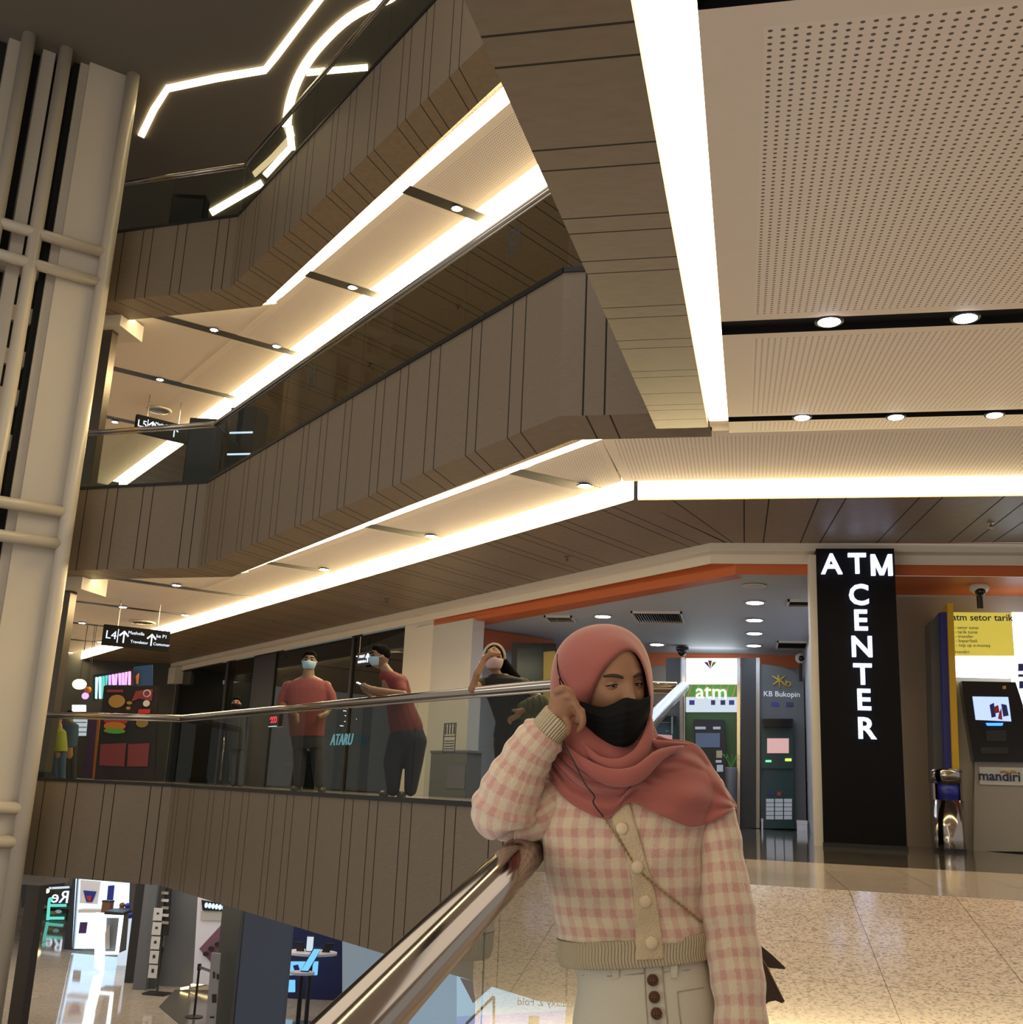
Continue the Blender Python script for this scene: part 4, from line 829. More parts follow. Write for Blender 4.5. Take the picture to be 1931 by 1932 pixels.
for i, (x0, x1, m_) in enumerate(((326, 331, 'frame_dark'), (417, 421, 'frame_dark'), (469, 510, 'frame_dark'), (653, 657, 'frame_dark'), (288, 325, 'beige_wall'))):
    sbox(MB(), x0, x1, 1350, .40, Z4, 3.45, .2).build('trim_%d' % (12+i), m_, kind='structure')
c = Sp(668, 1398, .6); t = thing('shop_sign', (c.x, c.y, c.z), 'slanted pale blue lettering low on the dark shop glass', 'sign')
text('lettering', 'ATARU', 'sign_blue', c-AN*.3, -AD, U, .34, t, .01, shear=.25, sx=.95)
mb = MB(); mb.obox(c-AN*.05+Vector((0, 0, -.35)), AD*.36, AN*.02, U*.62); mb.build('backing_board', 'black_metal', t)
c = Sp(517, 1358, .35); t = thing('neon_sign', c, 'red outlined neon sign behind the railing glass, left of the man in the rose shirt', 'sign')
mb = MB(); mb.obox(c+AN*.03, AD*.24, AN*.01, U*.15); mb.build('backing_board', 'black_metal', t)
for k, (dx, s) in enumerate(((-.12, 1), (.02, 1), (.15, 1))):
    mb = MB(); cc = c-AD*(dx)-AN*.02; mb.tube([cc+AD*(.06*math.cos(j*math.pi/6))+U*(.07*math.sin(j*math.pi/6)) for j in range(11)], .014, 6); mb.build('neon_tube', 'neon_red', t, True)
mb = MB(); mb.obox(c-U*.16-AN*.02, AD*.24, AN*.008, U*.008); mb.build('neon_line', 'sign_white', t)
t = thing('door_handle_set', Sp(436, 1480, .2), 'polished steel door frame and pull bars of the dark shop entrance', 'door')
t.location.z = ZO+Z4; t['_w'] = tuple(t.location)
for x in (428, 446, 459):
    mb = MB(); a = Sp(x, 1360, .2); mb.tube([Vector((a.x, a.y, Z4+.1)), Vector((a.x, a.y, Z4+1.45))], .03, 10); mb.build('pull_bar', 'chrome', t, True)
mb = MB(); a = Sp(424, 1360, .22); b = Sp(463, 1360, .22); mb.tube([Vector((a.x, a.y, Z4+1.5)), Vector((b.x, b.y, Z4+1.5))], .035, 10); mb.build('top_bar', 'chrome', t, True)
# interior shelves with small lit lamps
t = thing('shop_shelf', Sp(700, 1350, 2.5), 'dim wall shelf inside the dark shop behind the man with the phone', 'shelf'); t.location.z = ZO+Z4; t['_w'] = tuple(t.location)
sbox(MB(), 540, 640, 1350, 3.6, Z4, 2.0, .3).build('cabinet', 'frame_dark', t)
for z in (.5, .95, 1.4): sbox(MB(), 545, 636, 1350, 3.5, z, z+.03, .1).build('shelf_board', 'machine_grey', t)
def shop_spot(px, py, off, l):
    p = Sp(px, py, off); t = thing('spot_lamp', p, l, 'lamp', 'tiny spot lamps inside the dark shop'); mb = MB(); mb.lathe(p, [(.05, 0), (.05, .02), (.02, .08)], 12); mb.build('housing', 'black_metal', t); mb = MB(); mb.lathe(p, [(.045, -.004), (.04, -.008)], 12); mb.build('lens', 'lamp_cool', t)
for px, py in ((651, 1341), (667, 1343), (654, 1350), (670, 1356), (653, 1361), (645, 1369), (653, 1378)): shop_spot(px, py, 2.0, 'tiny lit spot lamp in the dark shop between the two men')
# small lit exit style box by the man with the phone
c = Sp(690, 1243, .3); t = thing('hanging_sign', c, 'small black sign box with arrow behind the head of the man with the phone', 'sign')
mb = MB(); mb.obox(c, AD*.33, AN*.03, U*.14); mb.build('sign_box', 'black_gloss', t); mb = MB(); r_ = -AD
q = c-AN*.04+r_*.17; mb.obox(q, r_*.016, AN*.004, U*.09); mb.obox(q+U*.05+r_*.04, r_*.04-U*.04, AN*.004, r_*.012+U*.012); mb.obox(q+U*.05-r_*.04, r_*.04+U*.04, AN*.004, r_*.012-U*.012); mb.build('arrow', 'sign_white', t)
text('lettering', 'TOILET', 'sign_white', c-AN*.04-r_*.1+U*.05, r_, U, .08, t, .003); text('lettering', 'MUSHOLLA', 'sign_white', c-AN*.04-r_*.08-U*.06, r_, U, .075, t, .003)
mb = MB(); mb.tube([c+U*.14+AD*.3, Vector((c.x, c.y, 3.1))+AD*.3], .012, 6); mb.build('hanger_rod', 'dark_steel', t)
# white shop header, left poster board, neon fronts
a = Sp(308, 1273, .1); mb = sbox(MB(), 286, 330, 1273, .1, zat(308, 1292, .1), 3.25, .6); mb.build('trim_20', 'white_paint', kind='structure')
def wpart(t, name, m, shapes, d=.05):
    mb = MB()
    for pts, s in shapes: Wq(mb, pts, s, d)
    return mb.build(name, m, t)
def wthing(name, px, py, s, z0, label, cat, group=None): p = W(px, py, s); return thing(name, (p.x, p.y, z0), label, cat, group)
t = wthing('poster_board', 245, 1400, 23, Z4, 'dark menu poster board with burger, chips and ice cream pictures', 'poster')
wpart(t, 'board', 'poster_dark', [([(196, 1294), (298, 1294), (290, 1474), (178, 1471)], 23.0)], .12); 
wpart(t, 'red_banner', 'poster_red', [([(256, 1304), (288, 1300), (286, 1322), (262, 1318), (248, 1324)], 22.96), ([(202, 1301), (232, 1301), (232, 1306), (202, 1306)], 22.96)], .02)
wpart(t, 'lower_picture', 'poster_red', [([(190, 1404), (238, 1402), (234, 1446), (187, 1444)], 22.96), ([(242, 1404), (282, 1402), (278, 1446), (240, 1446)], 22.95)], .02)
def disc(t, name, px, py, s, rx, ry, m, d=.03):
    c = W(px, py, s); mb = MB(); k = s/FPX; mb.slab([c+RH*(rx*k*math.cos(a))+U*(ry*k*math.sin(a)) for a in [2*math.pi*j/18 for j in range(18)]], tuple(FH*d)); return mb.build(name, m, t)
disc(t, 'potato_picture', 220, 1323, 22.95, 15, 12, 'chips_yellow'); disc(t, 'nugget_picture', 244, 1326, 22.95, 5, 3, 'chips_yellow'); disc(t, 'nugget_picture', 242, 1336, 22.95, 4, 3, 'chips_yellow')
disc(t, 'round_badge', 277, 1308, 22.94, 7, 7, 'paper_white'); disc(t, 'badge_centre', 277, 1308, 22.92, 5, 5, 'poster_red'); disc(t, 'ice_cream_picture', 276, 1327, 22.95, 6, 6, 'paper_white')
disc(t, 'burger_picture', 218, 1360, 22.95, 22, 8, 'red_paint'); disc(t, 'burger_picture', 216, 1370, 22.94, 20, 8, 'burger_orange'); disc(t, 'burger_picture', 216, 1379, 22.93, 20, 5, 'leaf_green'); disc(t, 'chips_picture', 268, 1364, 22.95, 11, 8, 'chips_yellow')
wpart(t, 'tray_picture', 'red_paint', [([(262, 1338), (284, 1338), (282, 1346), (260, 1346)], 22.94)], .02)
t = wthing('poster_board', 178, 1400, 24, Z4, 'narrow dark purple and orange poster board left of the menu board', 'poster')
wpart(t, 'board', 'poster_purple', [([(166, 1350), (190, 1348), (180, 1470), (156, 1468)], 23.8)], .1); wpart(t, 'orange_stripe', 'burger_orange', [([(184, 1350), (189, 1350), (179, 1470), (174, 1470)], 23.7)], .03)
t = wthing('neon_shop_front', 213, 1283, 25, 1.6, 'colourful glowing neon lettering over the far shop, above the menu board', 'sign')
wpart(t, 'sign_board', 'black_metal', [([(176, 1273), (252, 1262), (252, 1293), (176, 1322)], 25.2)], .1)
random.seed(9)
cols = ['neon_cyan', 'neon_cyan', 'neon_teal', 'neon_teal', 'neon_violet', 'neon_pink', 'neon_violet', 'neon_pink', 'neon_violet', 'neon_pink', 'neon_pink']
for k, m_ in enumerate(cols):
    x = 180+k*6.2; y0 = 1278-k*1.1; y1 = (1318 if k < 3 else 1292)
    wpart(t, 'neon_bar', m_, [([(x, y0), (x+3.6, y0-.5), (x+3.2+(k % 3-1)*1.5, y1), (x-.4+(k % 2), y1)], 25.0)], .06)
t = wthing('wall_panel', 268, 1273, 25.4, 1.5, 'deep blue printed panel beside the neon lettering', 'panel'); wpart(t, 'panel', 'blue_print', [([(252, 1258), (287, 1254), (287, 1293), (252, 1293)], 25.4)], .06); wpart(t, 'orange_figure', 'burger_orange', [([(256, 1275), (262, 1270), (260, 1290), (257, 1290)], 25.3)], .03)
t = wthing('paper_lantern', 150, 1290, 26, 1.9, 'glowing round warm lantern at the far left shop front', 'lantern'); c = W(150, 1291, 26); mb = MB(); mb.ell(c, (.16, .16, .12), 16, 10); mb.build('shade', 'lamp_warm', t, True); mb = MB(); mb.tube([c+U*.12, Vector((c.x, c.y, 3.4))], .01, 5); mb.build('cord', 'black_metal', t)
for px, py, m_, l in ((166, 1302, 'burger_orange', 'orange round lantern beside the glowing warm lantern'), (161, 1313, 'neon_violet', 'violet round lantern under the orange one')):
    c = W(px, py, 25.8); t = thing('paper_lantern', c, l, 'lantern'); mb = MB(); mb.ell(c, .08, 12, 8); mb.build('shade', m_, t, True); mb = MB(); mb.tube([c+U*.08, Vector((c.x, c.y, 3.4))], .008, 5); mb.build('cord', 'black_metal', t)
t = wthing('shop_display', 140, 1360, 30, Z4, 'bright far shop counter seen through the glass next to the column', 'shop'); wpart(t, 'back_light', 'lightbox_soft', [([(138, 1352), (164, 1352), (162, 1388), (140, 1388)], 30)], .1); wpart(t, 'header_light', 'lightbox_white', [([(136, 1330), (160, 1330), (160, 1342), (136, 1342)], 30)], .1)
wpart(t, 'counter', 'frame_dark', [([(120, 1392), (172, 1390), (170, 1468), (110, 1468)], 29.8)], .3)
for k in range(3): wpart(t, 'shelf_board', 'machine_grey', [([(140, 1362+k*9), (162, 1362+k*9), (162, 1364+k*9), (140, 1364+k*9)], 29.9)], .05)
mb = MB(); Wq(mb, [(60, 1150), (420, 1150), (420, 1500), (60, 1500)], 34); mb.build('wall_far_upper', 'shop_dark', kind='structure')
# litter bin box beside the pier
a = Sp(812, 1490, -.2); t = thing('litter_bin', (a.x, a.y, Z4), 'dark grey square bin against the pale wall, right of the man with the phone', 'bin')
z1 = zat(845, 1416, -.2); sbox(MB(), 814, 882, 1416, -.2, Z4, z1-.04, .3).build('body', 'kb_grey', t); sbox(MB(), 812, 884, 1416, -.22, z1-.04, z1, .34).build('lid', 'dark_steel', t); sbox(MB(), 846, 880, 1416, -.22, Z4+.15, z1-.25, .02).build('door', 'dark_steel', t)
# shop windows on the level of the middle balcony and wall behind
mb = MB(); a = A(-2, 5.2); b = A(30, 5.2); mb.quad((a.x, a.y, Z5), (b.x, b.y, Z5), (b.x, b.y, 8.43), (a.x, a.y, 8.43)); mb.build('wall_upper', 'beige_wall', kind='structure')
# floors of the two balconies above
for i, z in enumerate((Z5, Z6)):
    mb = MB(); mb.poly([A(0, .1, z-.06), A(LA, .1, z-.06), B(4.5, .1, z-.06), A(26, -4, z-.06), A(26, 5.3, z-.06), A(0, 5.3, z-.06)]); mb.build('floor.%03d' % (5+i), 'granite', kind='structure')
# ================================================================= LOWEST FLOOR
Z3 = -5.3
def l3(name, px, py, label, cat, s=None, group=None):
    p = onz(px, py, Z3) if s is None else W(px, py, s); return thing(name, (p.x, p.y, Z3), label, cat, group), p.dot(FH)
def wall3(name, x0, x1, pyb, m, lab=None, ztop=-1.6, d=.3, kind='structure', s=None):
    s = s or onz((x0+x1)/2, pyb, Z3).dot(FH); a = W(x0, 1790, s); b = W(x1, 1790, s); mb = MB(); q = FH*d
    mb.hexa([Vector((a.x, a.y, Z3)), Vector((b.x, b.y, Z3)), Vector((b.x, b.y, Z3))+q, Vector((a.x, a.y, Z3))+q], [Vector((a.x, a.y, ztop)), Vector((b.x, b.y, ztop)), Vector((b.x, b.y, ztop))+q, Vector((a.x, a.y, ztop))+q])
    return mb.build(name, m, kind=kind), s
wall3('wall_lower', 120, 149, 1792, 'frame_dark'); wall3('wall_lower', 242, 262, 1855, 'frame_dark'); wall3('wall_lower', 259, 283, 1868, 'grey_blue'); wall3('wall_lower', 278, 300, 1866, 'shop_dark')
wall3('wall_lower', 308, 376, 1862, 'grey_blue'); wall3('wall_lower', 412, 448, 1965, 'grey_green'); wall3('wall_lower', 444, 460, 1955, 'grey_blue'); o, s_g = wall3('wall_lower', 456, 546, 1960, 'grey_blue2', s=22.8)
# phone kiosk
t, s = l3('phone_kiosk', 190, 1797, 'bright white phone shop kiosk with posters on the lowest floor', 'kiosk')
wpart(t, 'lit_wall', 'lightbox_blue', [([(144, 1640), (244, 1640), (238, 1790), (136, 1790)], s)], .1); wpart(t, 'side_frame', 'dark_steel', [([(146, 1640), (149, 1640), (139, 1790), (136, 1790)], s-.1)], .1)
wpart(t, 'poster', 'poster_pale', [([(152, 1660), (190, 1663), (184, 1706), (150, 1704)], s-.06)], .03)
wpart(t, 'poster_emblem', 'blue_paint', [([(157, 1680), (182, 1682), (174, 1702), (163, 1702)], s-.1)], .02); wpart(t, 'poster_emblem', 'red_paint', [([(163, 1690), (173, 1690), (171, 1700), (166, 1700)], s-.12)], .02)
wpart(t, 'phone_picture', 'blue_paint', [([(204, 1671), (216, 1670), (213, 1702), (201, 1702)], s-.06)], .03); wpart(t, 'shelf_board', 'white_paint', [([(148, 1716), (236, 1716), (236, 1722), (147, 1722)], s-.4)], .4)
wpart(t, 'small_picture', 'poster_purple', [([(151, 1740), (165, 1740), (162, 1761), (148, 1761)], s-.06)], .03)
t, s = l3('showcase', 205, 1834, 'tall white glowing showcase with glass front on the lowest floor', 'showcase')
wpart(t, 'lit_side', 'lightbox_white', [([(180, 1722), (199, 1724), (194, 1838-3), (178, 1826)], s-.1)], .1); wpart(t, 'frame', 'lightbox_white', [([(197, 1726), (231, 1727), (231, 1732), (197, 1731)], s-.2), ([(225, 1731), (231, 1731), (222, 1796+4), (217, 1800)], s-.2), ([(190, 1796), (222, 1796), (221, 1801), (188, 1801)], s-.2)], .1)
wpart(t, 'cabinet', 'kb_grey', [([(197, 1728), (226, 1728), (220, 1800), (190, 1798)], s)], .8); wpart(t, 'top_board', 'frame_dark', [([(198, 1719), (232, 1722), (231, 1727), (196, 1725)], s-.2)], .8); wpart(t, 'exhibit', 'machine_grey', [([(198, 1760), (206, 1745), (206, 1790), (198, 1790)], s-.08)], .05)
t, s = l3('display_counter', 240, 1822, 'white counter with blue band right of the glowing showcase', 'counter'); wpart(t, 'body', 'lightbox_soft', [([(228, 1733), (244, 1733), (238, 1824), (220, 1824)], s)], .5); wpart(t, 'blue_band', 'blue_paint', [([(231, 1726), (246, 1726), (246, 1733), (231, 1733)], s-.1)], .6)
for (x, y, m_, l) in ((203, 1711, 'bag_brown', 'small brown box on top of the glowing showcase'), (230, 1712, 'bag_brown', 'brown gift box behind the blue toy on the counter'), (240, 1713, 'blue_paint', 'small blue toy figure on the white counter')):
    c = W(x, y, s); c2 = c; t = thing('display_item', c, l, 'display item'); mb = MB()
    if 'toy' in l: mb.ell(c+U*.06, .08, 10, 8); mb.ell(c-U*.07, (.1, .08, .1), 10, 8); mb.build('figure', m_, t, True)
    else: mb.box((c.x-.13, c.y-.1, c.z-.15), (c.x+.13, c.y+.1, c.z+.14)); mb.build('box', m_, t); mb = MB(); mb.box((c.x-.14, c.y-.11, c.z+.14), (c.x+.14, c.y+.11, c.z+.18)); mb.build('lid', 'frame_dark', t)
# Re sign, deli counter at far left
t, s = l3('food_counter', 90, 1735, 'far food counter with green framed display on the lowest floor', 'counter', 43)
wpart(t, 'counter_front', 'kb_grey', [([(50, 1722), (125, 1722), (118, 1790), (40, 1790)], s)], .5); wpart(t, 'worktop', 'frame_dark', [([(50, 1718), (126, 1718), (125, 1723), (50, 1723)], s-.1)], .7)
for pts in ([(90, 1700), (94, 1700), (92, 1736), (87, 1736)], [(92, 1706), (124, 1706), (124, 1711), (92, 1711)], [(88, 1730), (120, 1730), (120, 1735), (88, 1735)]): wpart(t, 'green_frame', 'neon_teal', [(pts, s-.3)], .08)
wpart(t, 'back_wall', 'kb_grey', [([(40, 1640), (128, 1640), (128, 1712), (40, 1712)], s+.5)], .1); wpart(t, 'light_bar', 'lightbox_soft', [([(92, 1674), (130, 1672), (130, 1676), (92, 1678)], s)], .06)
for k, (x, y) in enumerate(((60, 1713), (72, 1714), (82, 1711), (100, 1722), (110, 1720), (66, 1720))): disc(t, 'food_tray', x, y, s-.15, 6, 3, ('chips_yellow', 'poster_pale', 'burger_orange')[k % 3])
c = W(114, 1692, s); t = thing('wall_lettering', c, 'white letters Re seen from behind, above the far food counter', 'sign'); text('lettering', 'Re', 'sign_white', c+U*-.02, RH, U, .62, t, .02, mirror=True)
mb = MB(); mb.obox(c+FH*.05, RH*.5, FH*.01, U*.3); mb.build('backing_board', 'frame_dark', t)
for (x, y) in ((89, 1681), (95, 1697)):
    c = W(x, y, s-.5); t = thing('pendant_lamp', c, 'glowing greenish pendant lamp by the far food counter, '+('upper one' if y < 1690 else 'lower one'), 'lamp'); mb = MB(); mb.ell(c, .08, 12, 8); mb.build('bulb', 'lamp_warm' if y < 1690 else 'neon_teal', t, True); mb = MB(); mb.tube([c+U*.07, Vector((c.x, c.y, -1.62))], .008, 5); mb.build('cord', 'black_metal', t)
# accessory shelves between pillars
t, s = l3('shelf_rack', 322, 1690, 'dark shelf rack with small goods behind the grey lower walls', 'shelf', 30.5)
wpart(t, 'rack', 'frame_dark', [([(300, 1660), (324, 1660), (316, 1765), (296, 1765)], s)], .1)
for k in range(5): wpart(t, 'shelf_row', 'paper_white' if k % 2 else 'machine_grey', [([(305, 1682+k*14), (318, 1683+k*14), (317, 1688+k*14), (304, 1687+k*14)], s-.1)], .05)
mb = MB(); Wq(mb, [(284, 1640), (310, 1640), (299, 1900), (270, 1900)], 29.55, .02); mb.build('window_10', 'clear_glass', kind='structure')
for k in range(5):
    c = W(298-k*2.4, 1725+k*27, 29.4); t = thing('paper_notice', c, ['topmost white paper on the glass door edge beside the lower stanchion', 'second white paper from the top on that glass door edge', 'third white paper from the top on that glass door edge', 'fourth white paper from the top on that glass door edge', 'cluster of clear bottles and papers low by the glass door'][k], 'paper' if k < 4 else 'bottles')
    mb = MB(); mb.obox(c, RH*.11, FH*.01, U*.15); mb.build('sheet', 'paper_white', t); mb = MB(); mb.obox(c-FH*.015+U*.02, RH*.03, FH*.004, U*(.02+.006*k)); mb.build('print', 'frame_dark', t)
# white shop interior with mauve triangle
t, s = l3('shop_interior', 395, 1855, 'white shop wall with mauve triangle and lit screen row', 'shop', 30)
wpart(t, 'white_wall', 'poster_pale', [([(374, 1680), (430, 1690), (420, 1860), (364, 1856)], s)], .1); wpart(t, 'mauve_triangle', 'mauve', [([(376, 1790), (424, 1738), (424, 1800), (398, 1816)], s-.05)], .03)
wpart(t, 'screen_row', 'black_metal', [([(380, 1698), (428, 1706), (428, 1719), (382, 1718)], s-.1)], .05)
for k in range(6): disc(t, 'screen_image', 389+k*6.5, 1708+k*.9, s-.14, 2.6, 4.5, 'lightbox_blue')
wpart(t, 'grey_band', 'grey_wall', [([(379, 1719), (428, 1719), (427, 1737), (378, 1736)], s-.06)], .03)
for k, (x, y) in enumerate(((388, 1800), (398, 1790), (410, 1782), (420, 1790))):
    disc(t, 'wall_fitting', x, y, s-.12, 5, 4, 'frame_dark')
t, s = l3('floor_light', 345, 1862, 'warm light line along the foot of the lower wall', 'lamp'); wpart(t, 'light_line', 'lamp_warm', [([(340, 1864), (356, 1861), (356, 1866), (341, 1868)], s-.6), ([(360, 1857), (394, 1852), (394, 1856), (360, 1861)], s-.4)], .05)
wpart(t, 'light_channel', 'dark_steel', [([(338, 1868), (394, 1856), (394, 1858), (338, 1870)], s-.6)], .05)
mb = MB(); q = [onz(385, 1932+40, Z3), onz(300, 1900, Z3), onz(330, 1868, Z3), onz(420, 1868, Z3), onz(470, 1990, Z3)]
mb.poly([v+U*.012 for v in q]); mb.build('floor.007', 'dark_tile', kind='structure')
# pillar of notices
t, s = l3('notice_stand', 405, 1940, 'tall white notice strip with black marks leaning on the lower pillar', 'notice', 24)
wpart(t, 'board', 'paper_white', [([(399, 1798), (416, 1799), (404, 1960), (386, 1960)], s)], .05)
for k, (x, y, w_, h_) in enumerate(((402, 1834, 3, 12), (409, 1838, 4, 10), (400, 1876, 8, 16), (396, 1918, 8, 3))): wpart(t, 'printed_mark', 'frame_dark', [([(x, y), (x+w_, y), (x+w_, y+h_), (x, y+h_)], s-.03)], .02)
# stanchions
def stanchion(px, pyb, pyt, label, square, belt=None):
    p = onz(px, pyb, Z3); s = p.dot(FH); h = W(px+8, pyt, s).z-Z3; t = thing('queue_barrier', p, label, 'barrier', 'black queue barriers on the lowest floor')
    mb = MB()
    if square: mb.box((p.x-.3, p.y-.2, Z3), (p.x+.3, p.y+.2, Z3+.04))
    else: mb.lathe(p, [(.2, 0), (.2, .03), (.05, .06)], 20)
    mb.build('base', 'black_metal', t); mb = MB(); mb.tube([p+U*.04, p+U*h], .028, 10); mb.build('pole', 'black_metal', t); mb = MB(); mb.tube([p+U*(h-.12), p+U*(h+.02)], .045, 10); mb.build('head', 'black_metal', t)
    if belt:
        q = Vector(belt); mb = MB(); d = (q-(p+U*(h-.05))); a = p+U*(h-.05); n = Vector((-d.y, d.x, 0)).normalized()*.004; mb.hexa([a-U*.03-n, q-U*.03-n, q-U*.03+n, a-U*.03+n], [a+U*.03-n, q+U*.03-n, q+U*.03+n, a+U*.03+n]); mb.build('belt', 'black_metal', t)
    return p, h
stanchion(296, 1876, 1788, 'black queue barrier with square base beside the white papers', True)
stanchion(366, 1920, 1820, 'black queue barrier with round base in front of the mauve triangle wall', False, W(397, 1832, 25.0))
p2 = onz(490, 1985, Z3)
p_, h_ = stanchion(452, 1975, 1862, 'black queue barrier left of its belt at the blue grey wall', False, W(481, 1872, onz(487, 1985, Z3).dot(FH)+.05))
stanchion(487, 1985, 1872, 'black queue barrier right of its belt at the blue grey wall', False)
# navy shop with tables
t, s = l3('shop_interior', 600, 1900, 'deep blue shop back wall with lit counters, partly behind the foreground handrail', 'shop', 30)
wpart(t, 'navy_wall', 'navy_wall', [([(540, 1700), (780, 1700), (780, 1960), (540, 1960)], s)], .1); wpart(t, 'counter_glow', 'cyan_glow', [([(539, 1815), (600, 1815), (598, 1840), (538, 1840)], s-1), ([(538, 1850), (556, 1850), (556, 1872), (537, 1872)], s-1)], .1)
wpart(t, 'counter_panel', 'blue_paint', [([(553, 1822), (562, 1820), (566, 1832), (556, 1832)], s-1.05)], .05)
def table3(px, py, rx, s, label, items):
    c = W(px, py, s); t = thing('round_table', (c.x, c.y, Z3), label, 'table'); k = s/FPX; mb = MB()
    n = 28; pts = [c+RH*(rx*k*math.cos(2*math.pi*j/n))+FH*(rx*k*.75*math.sin(2*math.pi*j/n)) for j in range(n)]; mb.slab(pts, .05); mb.build('tabletop', 'poster_pale', t)
    mb = MB(); mb.tube([Vector((c.x, c.y, Z3+.03)), Vector((c.x, c.y, c.z))], .05, 12); mb.build('pedestal', 'frame_dark', t); mb = MB(); mb.lathe((c.x, c.y, Z3), [(.3, 0), (.3, .03)], 20); mb.build('base', 'frame_dark', t)
    for (dx, h, tilt, m_, l) in items:
        q = c+RH*(dx*k)+U*.05; tt = thing('display_phone', q, l, 'phone'); mb = MB(); mb.obox(q+U*h*.5, RH*.09, FH*.012, U*h*.5+RH*tilt); mb.build('phone_body', 'frame_dark', tt); mb = MB(); mb.obox(q+U*h*.5-FH*.016, RH*.075, FH*.004, U*h*.45+RH*tilt); mb.build('phone_screen', m_, tt)
table3(588, 1800, 45, 27, 'large pale oval phone table in front of the navy wall', [(-22, .2, -.03, 'frame_dark', 'small dark phone on a stand, left on the large phone table'), (-4, .34, 0, 'lightbox_soft', 'white sign card with blue emblem, middle of the large phone table'), (28, .2, .05, 'frame_dark', 'small phone on a stand, right on the large phone table')])
table3(570, 1838, 22, 25.5, 'smaller pale round phone table nearer the foreground handrail', [(14, .5, .12, 'cyan_glow', 'tall tilted blue screen on the smaller phone table')])
# lit light-blue panels seen under the foreground handrail
t, s = l3('light_wall', 800, 1900, 'large pale blue lit wall of the lower phone shop, seen through the foreground glass', 'light wall', 19)
wpart(t, 'grey_panel', 'light_grey_blue', [([(646, 1700), (773, 1740), (773, 2300), (646, 2300)], s)], .1); wpart(t, 'blue_panel', 'light_blue_1', [([(773, 1700), (862, 1740), (862, 2300), (773, 2300)], s)], .1)
wpart(t, 'white_panel', 'light_blue_2', [([(862, 1780), (1075, 1800), (1068, 1906), (862, 1918)], s)], .1); wpart(t, 'violet_panel', 'light_blue_3', [([(862, 1918), (1068, 1906), (1040, 2300), (862, 2300)], s)], .1)
wpart(t, 'pink_triangle', 'mauve_light', [([(868, 1845), (930, 1860), (893, 1893)], s-.1)], .03)
for p, q in (((880, 1932), (932, 1880)), ((932, 1880), (932, 1990))): mb = MB(); mb.tube([W(*p, s-.15), W(*q, s-.15)], .022, 6); mb.build('panel_frame', 'frame_dark', t)
text('lettering', 'Galaxy Z Fold', 'navy', W(1030, 1892, s-.06), RH, U, .16, t, .002, mirror=True)
wpart(t, 'phone_picture', 'grey_wall', [([(998, 1917), (1018, 1917), (1017, 1940), (997, 1940)], s-.06)], .03)
# ================================================================= PEOPLE
mat('skin', (.30, .155, .09), .5, spec=.35); mat('skin_dark', (.16, .085, .052), .5); mat('hair_black', (.006, .005, .005), .9, spec=.03); mat('brow_brown', (.035, .02, .014), .8); mat('eye_white', (.5, .47, .44), .25); mat('eye_dark', (.02, .012, .01), .15)
mat('shirt_rose', (.15, .036, .036), .85); mat('shirt_red', (.11, .013, .015), .85); mat('trouser_dark', (.02, .022, .03), .85); mat('trouser_navy', (.010, .013, .026), .85); mat('mask_blue', (.27, .42, .52), .7)
mat('mask_pink', (.55, .42, .42), .7); mat('mask_black', (.005, .005, .006), .85, spec=.15, bump=.15, bscale=300); mat('black_cloth', (.012, .012, .013), .85); mat('olive_cloth', (.07, .065, .035), .85); mat('headband_cream', (.5, .42, .3), .8, bump=.5, bscale=90)
mat('shoe_dark', (.03, .025, .02), .5); mat('phone_black', (.01, .01, .01), .2)
mat('hijab_rose', (.32, .088, .078), .85, sheen=.35, bump=.12, bscale=500, noise=.05, nscale=4)
mat('knit_cream', (.62, .50, .34), .95, bump=.6, bscale=260); ribm('knit_rib', (.68, .57, .40)); plaidm('cardigan_check', (.64, .54, .40), (.60, .41, .335), (.52, .285, .24))
mat('jeans_offwhite', (.56, .52, .45), .8, bump=.2, bscale=350, noise=.05); mat('button_brown', (.10, .035, .015), .35); mat('button_cream', (.66, .54, .38), .8); mat('seam_thread', (.36, .32, .26), .8)
mat('bag_leather', (.05, .026, .015), .5, bump=.2, bscale=120); mat('chain_gold', (.45, .33, .18), .35, .9)
def limb(mb, pts, s=None):
    # pts: (px, py, s, radius in px)
    P = [W(a, b, c) for a, b, c, r in pts]; R = [r*c/FPX for a, b, c, r in pts]
    mb.tube(P, R, 14)
    for p, r in zip(P, R): mb.ell(p, r, 12, 8)
def rows(mb, L, n=22, pw=2.3, uv=False, mi=0, cap=True):
    # L: (py, xl, xr, half depth m, s): horizontal cross sections
    R = []; cum = []
    for (py, xl, xr, hd, s) in L:
        a, b = W(xl, py, s), W(xr, py, s); c = (a+b)/2; hx = (b-a)/2; r = []
        for j in range(n):
            t = 2*math.pi*j/n; ct, st = math.cos(t), math.sin(t); e = 2/pw
            r.append(c+hx*(math.copysign(abs(ct)**e, ct))-FH*(hd*math.copysign(abs(st)**e, st)))
        R.append(r)
    if uv:
        us = [0]
        mid = R[len(R)//2]
        for j in range(n): us.append(us[-1]+(mid[(j+1) % n]-mid[j]).length)
        vs = [0]
        for i in range(1, len(R)): vs.append(vs[-1]+abs(L[i][0]-L[i-1][0])*L[i][4]/FPX)
        return mb.rings(R, True, cap, mi, lambda i, j: (us[j], -vs[i]))
    return mb.rings(R, True, cap, mi)
